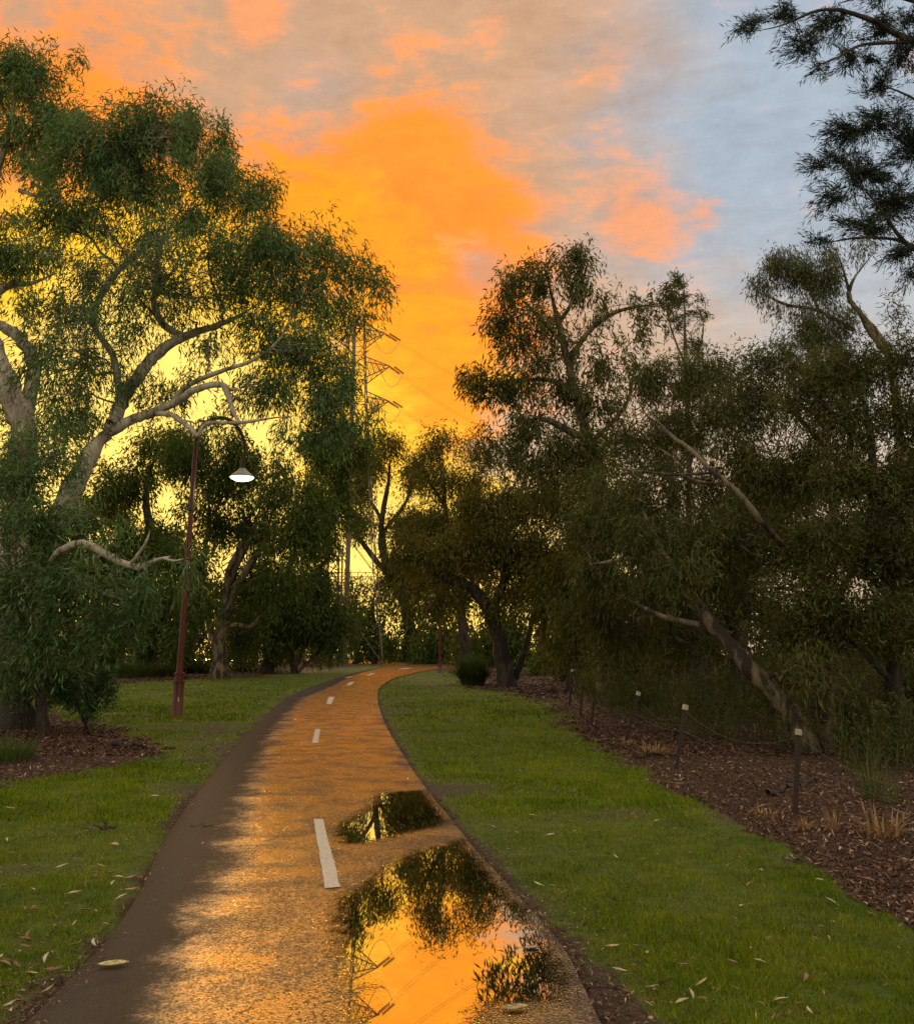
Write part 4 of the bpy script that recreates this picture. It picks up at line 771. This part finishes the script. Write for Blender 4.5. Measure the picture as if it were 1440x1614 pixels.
for (xt, yt, yb) in ((607, 525, 545), (615, 577, 600), (613, 632, 652)):
    z1 = tz(yt - 2); z0 = tz(yb); ext_ = P(xt, yt, TY)[0] - tx
    for s in (1, -1):
        g = Geo(); tip = np.array([tx + s * ext_, TY, tz(yt)])
        for c in ((s, -1), (s, 1)):
            for z in (z0, z1 + .8):
                p0 = np.array([tx + c[0] * hw(z), TY + c[1] * hw(z), z]); g.tube(np.array([p0, tip]), [.07, .05], 4)
            a = np.array([tx + c[0] * hw(z0), TY + c[1] * hw(z0), z0]); b = np.array([tx + c[0] * hw(z1), TY + c[1] * hw(z1), z1 + .8])
            for f0, f1 in ((.0, .2), (.2, .4), (.4, .6), (.6, .8)):
                g.tube(np.array([a * (1 - f0) + tip * f0, b * (1 - f1) + tip * f1]), [.035, .035], 4); g.tube(np.array([a * (1 - f1) + tip * f1, b * (1 - f0) + tip * f0]), [.03, .03], 4)
        g.build('crossarm', M_STEEL, root, False, o0); tips.append((tip, s))
# steel monopoles carrying feeders beside it
for k, (x, yt, yb, r) in enumerate(((551, 505, 1044, .30), (537, 860, 1044, .14), (542.5, 860, 1044, .14))):
    g = Geo(); X = P(x, 780, TY - 4)[0]; g.lathe([(r, -.2), (r * .9, P(x, (yt + yb) / 2, TY - 4)[2]), (r * .7, P(x, yt, TY - 4)[2]), (.01, P(x, yt, TY - 4)[2] + .1)], (X, TY - 4, 0), 10)
    o = g.build('steel_pole', M_STEEL, None, True, np.array([X, TY - 4, 0.])); tag(o, ['thick steel pole standing in front of the pylon', 'left thin steel pole at the pylon foot', 'right thin steel pole at the pylon foot'][k], 'pole')
LL = ['upper conductor running right from the top arm of the pylon', 'conductor pair running right from the long middle arm of the pylon', 'lower conductor running right from the lowest arm of the pylon']
k = 0
for tip, s in tips:
    if s < 0: continue
    e = tip + np.array([42.0, 60.0, -1.0 + 4 * (k - 1) * .2]); g = Geo()
    if k == 1: e = P(860, 690, TY + 70)
    if k == 2: e = P(860, 722, TY + 70)
    if k == 0: e = P(900, 640, TY + 70)
    d = (e - tip) / np.linalg.norm(e - tip); sd2 = np.cross(d, [0, 0, 1]); sd2 /= np.linalg.norm(sd2)
    for off in (-.25, .25):
        t = np.linspace(0, 1, 40)[:, None]; X = tip * (1 - t) + e * t + sd2 * off * np.minimum(1, t * 20); X[:, 2] -= (4 * t * (1 - t))[:, 0] * 3.0; g.tube(X, np.full(40, .021), 4)
    root2 = g.build('power_line', M_STEEL, None, True, tip); tag(root2, LL[k], 'power line', 'conductors leaving the pylon')
    g = Geo(); 
    for off in (-.3, .3):
        g = Geo(); c = tip + d * .6 + sd2 * off; nI = 16
        for q in range(nI):
            cc = c + d * q * .19 - np.array([0, 0, .11 * q * .19]); rr = .14 if q % 2 else .05
            g.tube(np.array([cc, cc + d * .19]), [rr, rr * .6], 8)
        g.build('insulator', M_BLACKM, root2, False, tip)
    g = Geo(); a = tip + d * 3.6 + [0, 0, -.6]; b = tip - d * 3.2 + [0, 0, -.8]; t = np.linspace(0, 1, 16)[:, None]; X = a * (1 - t) + b * t; X[:, 2] -= (4 * t * (1 - t))[:, 0] * 2.0; g.tube(X, np.full(16, .03), 4); g.build('jumper_loop', M_STEEL, root2, True, tip)
    k += 1

# ================================================================== SHRUBS, TUSSOCKS, SAPLINGS
def blades(g, c, n, L, w, spread, out_, rng, curve=1.0, tone=(.55, .25)):
    a = rng.uniform(0, 6.28, n); r = spread * np.sqrt(rng.random(n)); b = np.asarray(c) + np.stack([r * np.cos(a), r * np.sin(a), 0 * a], 1)
    a2 = a + rng.normal(0, .5, n); o_ = np.stack([np.cos(a2), np.sin(a2), 0 * a2], 1); l = L * rng.uniform(.55, 1.1, n); lean = rng.uniform(.1, 1, n) * out_
    sdv = np.stack([-np.sin(a2), np.cos(a2), 0 * a2], 1)
    pts = []
    for t in (0, .35, .7, 1.0):
        pts.append(b + o_ * (lean * l * (t ** 1.6))[:, None] + np.array([0, 0, 1.]) * (l * (t - curve * lean * t * t * .8))[:, None])
    ws = [w, w * .9, w * .6, w * .08]
    V = np.stack([v for p_, ww in zip(pts, ws) for v in (p_ - sdv * ww / 2, p_ + sdv * ww / 2)], 1).reshape(-1, 3)
    i = np.arange(n)[:, None] * 8; Q = np.concatenate([i + np.array([[0, 1, 3, 2]]) + 2 * k for k in range(3)])
    g.add(V, Q, None, np.clip(np.tile(rng.normal(tone[0], tone[1], n), 3), 0, 1))
def tussock(x, y, L, n, w, spread, label, mat, seed, out_=.8, cat='grass tussock', group=None, dead=0):
    b = G(x, y); g = Geo(); rng = np.random.default_rng(seed); blades(g, (0, 0, -.01), n, L, w, spread, out_, rng)
    o = g.build('grass_tussock', mat, None, False, None, True); o.location = (b[0], b[1], 0); tag(o, label, cat, group); return o
tussock(745, 1080, 1.75, 1900, .028, .50, 'big rounded grass tussock at the foot of the leaning gum', M_TUS, 1, .95)
tussock(316, 1062, 1.0, 700, .03, .5, 'small grass tussock on the mulch right of the near lamp', M_TUS, 2)
tussock(210, 1068, 1.2, 1200, .03, 1.2, 'wide grass clump behind the lawn left of the near lamp', M_TUS, 3)
tussock(258, 1066, 1.0, 900, .03, 1.0, 'grass clump behind the lawn directly left of the lamp post', M_TUS, 4)
tussock(1388, 1318, .34, 46, .020, .16, 'dead tussock of broad pale curling blades on the near mulch', M_DRY, 5, 1.1)
tussock(1312, 1310, .30, 60, .005, .06, 'thin dry grass tuft beside the dead tussock', M_DRY, 6, .8)
tussock(1268, 1308, .16, 60, .010, .05, 'small orange dry tuft at the foot of the nearest fence post', M_DRY, 7, 1.0)
tussock(1210, 1287, .14, 60, .012, .14, 'pale heap of dry blades left of the nearest fence post', M_DRY, 8, 1.2)
tussock(1030, 1190, .30, 90, .02, .25, 'heap of dry orange blades left of the second fence post', M_DRY, 9, 1.2)
tussock(990, 1175, .18, 50, .02, .12, 'small bright dry tuft at the foot of the third fence post', M_DRY, 10, 1.2)
tussock(1372, 1262, .75, 70, .008, .12, 'tall thin green reed clump right of the nearest fence post', M_TUS, 11, .7)
tussock(1405, 1270, .55, 30, .008, .10, 'sparse reed clump near the right edge of the photo', M_TUS, 12, .8)
tussock(5, 1200, .5, 500, .010, .45, 'dark green grass clump at the left edge on the near mulch', M_TUS, 15, .8)
# leafy shrubs: branching stems with real leaves
def shrub(label, spots, seed, mat=None, leaf=(.13, .034), dens=1.0, base=None, group=None, spray=.13, droop=-.1, name='shrub', bark=None, cat='shrub'):
    rng = np.random.default_rng(seed); x, y, Y = base
    limbs = [[(x, y, Y, 2.2), (x + rng.uniform(-6, 6), y - 30, Y, 1.8), (spots[0][0], spots[0][1], Y, 1)]]
    limbs += [[(x + rng.uniform(-3, 3), y - 1, Y, 1.6), ((x + s[0]) / 2 + rng.uniform(-5, 5), (y + s[1]) / 2, Y, 1.3), (s[0], s[1], Y, .9)] for s in spots[1:]]
    return tree(name, label, cat, limbs, [(s[0], s[1], s[2], s[3], Y + rng.uniform(-.3, .3), 1.0) for s in spots], bark or B_DARK, mat or M_SHRUB, seed, leaf=leaf, droop=droop, dens=dens, spray=spray, nper=20, group=group, parts=('stem', 'foliage'))
shrub('broad leaved shrub at the foot of the big rough trunk on the left', [(130, 1085, 34, 26), (160, 1098, 24, 22), (105, 1090, 28, 20), (135, 1118, 26, 16), (95, 1068, 30, 20), (150, 1065, 26, 16)], 31, base=(134, 1140, 19.6))
shrub('low dark shrub between the rough trunk and the broad leaved shrub', [(70, 1085, 26, 12), (90, 1100, 20, 10)], 32, base=(62, 1122, 20.2), dens=.7)
BACK = [(60, 1062, 40, 22, 58, 'rounded shrub behind the lawn at far left'), (150, 1050, 44, 22, 62, 'shrub on the back mulch left of the near lamp'), (300, 1040, 40, 20, 66, 'dim shrub right of the near lamp behind the tussock'), (395, 1045, 36, 18, 70, 'dim shrub under the pale stems'), (520, 1030, 26, 14, 95, 'small shrub left of the far path junction'), (640, 1030, 50, 14, 135, 'long dark shrub beyond the far path junction'), (580, 1034, 24, 7, 140, 'low shrub in the bright gap beyond the path'), (700, 1020, 40, 22, 118, 'dark shrub behind the far lamp post'), (850, 1050, 36, 20, 60, 'shrub behind the leaning gum'), (905, 1055, 30, 18, 50, 'brown shrub near the far fence post'), (770, 1025, 36, 24, 90, 'shrub behind the big tussock'),
        (1010, 1105, 44, 28, 28, 'tangled shrub behind the third fence post'), (1215, 1070, 40, 30, 22, 'leafy shrub in front of the leaning trunk'), (1350, 1120, 50, 40, 17.5, 'shadowy shrub right of the straight gum'), (1430, 1110, 50, 50, 17, 'shadowy shrub at the right edge'), (1180, 1090, 30, 40, 27, 'dark shrub between the two leaning trunks'), (950, 1080, 40, 26, 36, 'dry shrub behind the far fence stakes')]
for k, (x, y, rx, ry, Y, lab) in enumerate(BACK):
    gy = PY0 + F * math.tan(TH + math.atan(CH / Y)); rg = np.random.default_rng(50 + k)
    sp = [(x + rg.uniform(-.7, .7) * rx, min(y + rg.uniform(-.4, .6) * ry, gy - ry * .4), rx * rg.uniform(.5, .7), ry * rg.uniform(.55, .8)) for _ in range(4)]
    shrub(lab, sp, 60 + k, mat=(M_GUM2 if x < 900 else M_DARK), leaf=(.006 * Y, .0016 * Y), base=(x, gy, Y), spray=.011 * Y, droop=.2)
# thin bare saplings in the undergrowth
SAPX = ['first', 'x']
rg = np.random.default_rng(77)
def sapling(x, Y, Hpx, label):
    gy = PY0 + F * math.tan(TH + math.atan(CH / Y)); g = Geo(); b = P(x, gy, Y); b[2] = -.03; H = Hpx * Y / F
    top = b + np.array([rg.uniform(-.25, .25) * H, rg.uniform(-.1, .1) * H, H]); X = wobble(b[None], top[None], 10, rg, .05); r = rg.uniform(.012, .03)
    g.tube(X, np.linspace(r, r * .25, 10)[None], 5)
    nb = 9; s = X[0][rg.integers(2, 10, nb)]; e = s + rg.normal(0, .22, (nb, 3)) * H * [1, 1, .4] + [0, 0, .12 * H]; g.tube(wobble(s, e, 5, rg, .1), np.linspace(r * .45, .003, 5)[None].repeat(nb, 0), 4)
    root = empty('sapling', (b[0], b[1], 0), label, 'sapling', 'thin saplings in the undergrowth right of the lawn'); o0 = np.array([b[0], b[1], 0.])
    g.build('stem', B_DARK if rg.random() < .6 else B_PALE, root, True, o0)
    c = Geo(); leaves(c, e[:5], 9, .10 * H / 1.5, .0055 * Y + .02, .0014 * Y + .003, .5, np.zeros((5, 3)), rg, np.full(5, .4)); c.build('foliage', M_DARK, root, False, o0, True)
for k in range(44):
    Y = rg.uniform(13.5, 34); x = rg.uniform(max(930, 1440 - (Y - 13) * 38), 1460) if Y > 17 else rg.uniform(1330, 1470)
    sapling(x, Y, rg.uniform(60, 170), 'thin dark sapling standing in the shaded undergrowth behind the fence')
for k in range(12): sapling(rg.uniform(430, 530), rg.uniform(68, 90), rg.uniform(30, 60), 'thin sapling in the mulch left of the path bend')

# ================================================================== GRASS AND LITTER
def sample(n, y0, y1, rng, side=1.25, powr=1.0):
    Y = y0 * (y1 / y0) ** (rng.random(n) ** powr); X = (rng.random(n) * 2 - 1) * Y * .5 * side; return X, Y
m, nt = new_mat('grass_blade'); t = attr(nt, 'tone'); p = geoP(nt); n = noise(nt, p, 1.1, 3, .6)
c = mixc(nt, t, (0.036, 0.080, 0.003), (0.400, 0.470, 0.018)); c = mixc(nt, mul_(nt, sstep(nt, n, .42, .68), .45), c, (0.055, 0.150, 0.007)); c = mixc(nt, sstep(nt, t, .93, .97), c, (0.22, .17, .06))
d = nd(nt, 'ShaderNodeBsdfDiffuse', i_Color=c); tr = nd(nt, 'ShaderNodeBsdfTranslucent', i_Color=c); a = nd(nt, 'ShaderNodeMixShader', i_0=.25, i_1=d.outputs[0], i_2=tr.outputs[0]); out(nt, a.outputs[0]); M_GRASS = m
rng = np.random.default_rng(5); Vs = []; Ts = []; nt_ = 0; tn = []
for (n, y0, y1, h, w) in ((330000, 3.6, 9.5, .042, .0042), (300000, 9.5, 22, .055, .0085), (190000, 22, 62, .07, .022)):
    X, Y = sample(n, y0, y1, rng, 1.2); Mk, We, dp = lawn_mask(X, Y); pr = np.clip(Mk / .12, 0, 1) * (1 - .93 * np.clip(We * 1.25, 0, 1)) + (Mk > -.25) * .04
    k = rng.random(n) < pr; X, Y, dp, We = X[k], Y[k], dp[k], We[k]; N = len(X)
    clump = vnoise(X, Y, .12, 41) * .8 + vnoise(X, Y, .5, 42) * .6 - .1
    hh = h * (.35 + clump * .95) * rng.uniform(.5, 1.2, N) * (1 - .5 * We); a = rng.uniform(0, 6.28, N); ln = rng.normal(0, .55, N) * hh; ln2 = rng.normal(0, .55, N) * hh
    b = np.stack([X, Y, ground_z(X, Y, dp) - .004], 1); s = np.stack([np.cos(a), np.sin(a), 0 * a], 1) * (w * .5 * rng.uniform(.7, 1.4, N))[:, None]
    tip = b + np.stack([ln, ln2, hh], 1)
    Vs.append(np.stack([b - s, b + s, tip], 1).reshape(-1, 3)); Ts.append(np.arange(3 * N).reshape(-1, 3) + nt_); nt_ += 3 * N
    tn.append(np.clip(rng.normal(.40, .27, N) + (vnoise(X, Y, 1.6, 43) - .5) * .5 + (vnoise(X, Y, .3, 44) - .5) * .35 + We * .2, 0, 1))
me = make_mesh('grass', np.concatenate(Vs), [np.concatenate(Ts)], [M_GRASS], None, {'tone': ('FACE', np.concatenate(tn))})
tag(link('grass', me), 'short mown green grass of the lawns either side of the path', 'grass', kind='stuff')
# bark chips and leaf litter
m, nt = new_mat('litter'); t = attr(nt, 'tone')
cr = nt.nodes.new('ShaderNodeValToRGB'); nt.links.new(t, cr.inputs[0]); e = cr.color_ramp.elements; e[0].color = (.020, .008, .004, 1); e[1].color = (.52, .33, .20, 1); e[1].position = 1.0
for pos, cc in ((.35, (.048, .019, .009, 1)), (.62, (.12, .048, .022, 1)), (.82, (.27, .13, .065, 1))): x = e.new(pos); x.color = cc
out(nt, princ(nt, Base_Color=cr.outputs[0], Roughness=.6)); M_LIT = m
def chips(X, Y, dp, l, w, rng, lift=.012, tone=None):
    N = len(X); a = rng.uniform(0, 6.28, N); tl = rng.normal(0, .35, N); d = np.stack([np.cos(a), np.sin(a), tl], 1); s = np.stack([-np.sin(a), np.cos(a), rng.normal(0, .35, N)], 1)
    L = (l * rng.uniform(.5, 1.4, N))[:, None]; W = (w * rng.uniform(.5, 1.3, N))[:, None] * .5; b = np.stack([X, Y, np.where(dp > -.02, .022, ground_z(X, Y, dp)) + lift * rng.uniform(.3, 1.6, N)], 1); up = np.array([0, 0, 1.]) * L * rng.uniform(-.05, .22, N)[:, None]
    return np.stack([b - d * L / 2, b + s * W + up, b + d * L / 2, b - s * W + up], 1).reshape(-1, 3)
def litter(name, label, sets, seed):
    rng = np.random.default_rng(seed); V = []; tn = []; k0 = 0
    for n, y0, y1, l, w, cond, tm, ts in sets:
        X, Y = sample(n, y0, y1, rng, 1.25); Mk, We, dp = lawn_mask(X, Y); k = cond(X, Y, Mk, We, dp, rng); X, Y, dp = X[k], Y[k], dp[k]
        V.append(chips(X, Y, dp, l, w, rng)); tn.append(np.clip(rng.normal(tm, ts, len(X)), 0, 1)); k0 += len(X)
    V = np.concatenate(V); me = make_mesh(name, V, [np.arange(len(V)).reshape(-1, 4)], [M_LIT], None, {'tone': ('FACE', np.concatenate(tn))}); return tag(link(name, me), label, 'litter', kind='stuff')
mul_c = lambda X, Y, M, W, dp, r: (M < .02) & (dp < -.15)
litter('bark_mulch', 'reddish bark chips and fallen leaves covering the beds', [(150000, 5, 15, .05, .012, mul_c, .42, .2), (90000, 15, 32, .10, .028, mul_c, .42, .22), (40000, 32, 75, .22, .07, mul_c, .42, .22), (18000, 6, 30, .08, .017, mul_c, .85, .12)], 1)
lw = lambda X, Y, M, W, dp, r: (M > 0) & (r.random(len(X)) < (.17 + .9 * W * (fbm(X, Y, 1.0, 77) > -.1)))
ed_ = lambda X, Y, M, W, dp, r: (dp > -.45) & (dp < .10) & (r.random(len(X)) < np.exp(-np.abs(dp + .08) / .16) * (vnoise(X, Y, .9, 88) > .42))
pa_ = lambda X, Y, M, W, dp, r: (dp > 0) & (r.random(len(X)) < .02 + .1 * np.exp(-dp / .3))
litter('leaf_litter', 'small dry leaves and twigs scattered over the lawns', [(16000, 4, 12, .040, .009, lw, .70, .2), (14000, 12, 30, .080, .020, lw, .72, .2), (7000, 30, 80, .16, .05, lw, .62, .2), (60000, 4, 12, .030, .008, ed_, .55, .25), (30000, 12, 30, .05, .014, ed_, .6, .25), (26000, 4, 20, .018, .006, pa_, .7, .25)], 2)

# dead twiggy undergrowth behind the fence: nobody could count its stems
rng = np.random.default_rng(301); g = Geo()
X, Y = sample(26000, 13, 46, rng, 1.2); Mk, We, dp = lawn_mask(X, Y); fx = np.interp(Y, [10.8, 13.5, 17, 20, 24, 28, 46], [4.6, 4.6, 4.3, 4.0, 3.6, 3.6, 5.5])
k = (seg_dist(X, Y, MULCH_R) > .5) & (X > fx) & (vnoise(X, Y, 1.6, 302) > .40); X, Y = X[k][:3600], Y[k][:3600]; N = len(X)
b = np.stack([X, Y, 0 * X - .03], 1); H = rng.uniform(.25, 1.5, N) * (.5 + vnoise(X, Y, 2.5, 303)); tp_ = b + np.stack([rng.normal(0, .25, N) * H, rng.normal(0, .25, N) * H, H], 1)
W_ = wobble(b, tp_, 5, rng, .07); rr_ = np.linspace(1, .3, 5)[None] * rng.uniform(.003, .009, N)[:, None]; g.tube(W_, rr_, 3, .3)
st_ = W_[:, 2]; e_ = st_ + rng.normal(0, .22, (N, 3)) * H[:, None] + [0, 0, .1]; g.tube(wobble(st_, e_, 4, rng, .1), np.full((N, 4), .003), 3, .3)
kk = rng.random(N) < .55; leaves(g, tp_[kk] - [0, 0, .12], 12, .13, .12, .022, .3, np.zeros((kk.sum(), 3)), rng, np.full(kk.sum(), .42))
und = g.build('undergrowth', M_DARK, None, False, None, True); tag(und, 'tangled twiggy undergrowth in the shade behind the wire fence', 'undergrowth', kind='stuff')

# individual fallen gum leaves near the camera
def leafmesh(seed, L=.10, W=.024):
    rg_ = np.random.default_rng(seed); n = 9; t = np.linspace(0, 1, n); w = W * np.sin(np.pi * np.clip(t, .02, .98)) ** .8 * (1 - .25 * t); bend = rg_.uniform(-.12, .12); curl = rg_.uniform(.02, .18); V = []
    for i in range(n):
        y = bend * L * (t[i] - .5) ** 2 * 4; z = curl * L * (2 * t[i] - 1) ** 2 * .5 + .004
        for s, zz_ in ((-1, .35), (0, 0), (1, .35)): V.append(((t[i] - .5) * L, y + s * w[i] * .5, z + zz_ * w[i] * rg_.uniform(.6, 1.2)))
    Q = [[i * 3 + j, i * 3 + j + 1, i * 3 + j + 4, i * 3 + j + 3] for i in range(n - 1) for j in range(2)]
    return V, Q
LM = []
for k, c_ in enumerate(((.42, .27, .15), (.55, .42, .24), (.33, .17, .09), (.62, .52, .36), (.26, .12, .06))):
    m, nt = new_mat('fallen_leaf_%d' % k); p = objco(nt); n = noise(nt, p, 60, 4, .6); c = mixc(nt, mul_(nt, sstep(nt, n, .35, .7), .6), c_, tuple(v * .45 for v in c_)); out(nt, princ(nt, Base_Color=c, Roughness=.55)); V, Q = leafmesh(k + 1); LM.append(make_mesh('fallen_leaf', V, [Q], [m], None, None, True))
VIS = [(362, 368), (46, 1492), (30, 1578), (10, 1525), (352, 1340), (108, 1547), (182, 1335), (170, 1310), (245, 1343), (136, 1396), (207, 1406), (190, 1418), (176, 1397), (92, 1380), (52, 1440), (105, 1430), (130, 1440), (14, 1278), (243, 1258), (195, 1290), (62, 1325), (147, 1491), (1042, 1492), (1077, 1529), (1106, 1558), (1028, 1564), (1090, 1576), (1230, 1584), (1262, 1590), (1275, 1600), (1165, 1355), (868, 1321), (896, 1413), (1168, 1435), (1180, 1400), (976, 1536), (1020, 1510), (942, 1316), (1375, 1450), (1365, 1433), (1355, 1388), (1310, 1430), (965, 1498), (1005, 1500), (770, 1180), (820, 1220), (905, 1250), (760, 1245), (840, 1290), (900, 1350), (1085, 1350)]
rg = np.random.default_rng(9)
def place_leaf(x, y, z=None, sc=1.0, lab=None, grp='loose fallen leaves near the camera'):
    g0 = G(x, y); X = np.array([g0[0]]); Y = np.array([g0[1]]); dp = seg_dist(X, Y, PATHP)
    zz_ = (float(ground_z(X, Y, dp)[0]) + .022) if dp[0] < 0 else .031
    o = link('fallen_leaf', LM[int(rg.integers(0, 5))]); o.location = (g0[0], g0[1], zz_); o.rotation_euler = (rg.normal(0, .25), rg.normal(0, .2), rg.uniform(0, 6.28)); s = sc * rg.uniform(.55, 1.05); o.scale = (s, s, s)
    tag(o, lab or ('curled fallen gum leaf lying on the left lawn or path verge' if g0[0] < -.6 else 'curled fallen gum leaf lying on the right lawn'), 'leaf', grp); return o
for x, y in VIS:
    if y > 1100: place_leaf(x, y, sc=1.0 if y > 1350 else 1.25)
for _ in range(60):
    y = rg.uniform(1300, 1600)
    lx_ = np.interp(y, [1150, 1614], [400, 45]); place_leaf(rg.uniform(max(-40, lx_ - 260), lx_ - 5), y)
for _ in range(24):
    y = rg.uniform(1250, 1610); rx_ = np.interp(y, [1150, 1240, 1403, 1530, 1614], [611, 668, 812, 900, 945]); place_leaf(rg.uniform(rx_ + 10, min(1480, rx_ + 500)), y)
for _ in range(14):
    y = rg.uniform(1180, 1560); lx_ = np.interp(y, [1150, 1614], [400, 45]); o = place_leaf(rg.uniform(lx_ + 15, lx_ + 250), y, sc=.55); o['label'] = 'small leaf flake lying on the asphalt path'; o['group'] = 'leaf flakes on the asphalt'
# special leaves
def big_leaf(x, y, L, W, col, label, zo=.031, rot=.25):
    V = []; n = 13; t = np.linspace(0, 1, n)
    for i in range(n):
        w = W * math.sin(math.pi * min(.98, max(.02, t[i]))) ** .7
        for s, q in ((-1, .009), (-.8, .004), (0, .001), (.8, .004), (1, .009)): V.append(((t[i] - .5) * L, s * w * .5, q))
    Q = [[i * 5 + j, i * 5 + j + 1, i * 5 + j + 6, i * 5 + j + 5] for i in range(n - 1) for j in range(4)]
    m, nt = new_mat('yellow_leaf'); p = objco(nt); n_ = noise(nt, p, 50, 4, .6); c = mixc(nt, sstep(nt, n_, .42, .62), col, tuple(v * .4 for v in col)); out(nt, princ(nt, Base_Color=c, Roughness=.5))
    me = make_mesh('curled_leaf', V, [Q], [m], None, None, True); o = link('curled_leaf', me); g0 = G(x, y); o.location = (g0[0], g0[1], zo); o.rotation_euler = (0, 0, rot); tag(o, label, 'leaf')
    s = o.modifiers.new('thick', 'SOLIDIFY'); s.thickness = .002; return o
big_leaf(178, 1531, .150, .075, (.72, .62, .28), 'large yellow cupped leaf lying on the dark left side of the path')
big_leaf(838, 1505, .085, .035, (.55, .48, .36), 'pale leaf floating near the right rim of the big puddle')
big_leaf(812, 1602, .13, .06, (.60, .44, .20), 'yellow edged leaf at the bottom rim of the big puddle')
# fallen sticks
def stick(x0, y0, x1, y1, r, label, mat=B_DARK):
    a = G(x0, y0); b = G(x1, y1); a[2] = b[2] = r + .01; g = Geo(); X = wobble(a[None], b[None], 12, rg, .05); g.tube(X, np.linspace(r, r * .5, 12)[None], 7)
    for _ in range(3): s = X[0][rg.integers(3, 10)][None]; e_ = s + rg.normal(0, .15, (1, 3)) * [1, 1, .3] + [0, 0, .05]; g.tube(wobble(s, e_, 5, rg, .1), np.linspace(r * .5, r * .2, 5)[None], 5)
    o = g.build('fallen_branch', mat, None, True, a); tag(o, label, 'branch'); return o
stick(178, 1178, 222, 1181, .05, 'dark fallen branch on the left mulch tip'); stick(1000, 1196, 1060, 1194, .025, 'thin fallen branch left of the second fence post'); stick(1330, 1200, 1440, 1204, .03, 'fallen branch lying at the right edge behind the fence'); stick(1210, 1255, 1290, 1232, .03, 'dark fallen branch right of the nearest fence post'); stick(1040, 1160, 1130, 1175, .03, 'fallen branch between the trunks behind the fence'); stick(300, 1305, 345, 1308, .006, 'short dark twig on the left lawn'); stick(158, 1312, 184, 1309, .02, 'short dark bark piece on the left lawn')
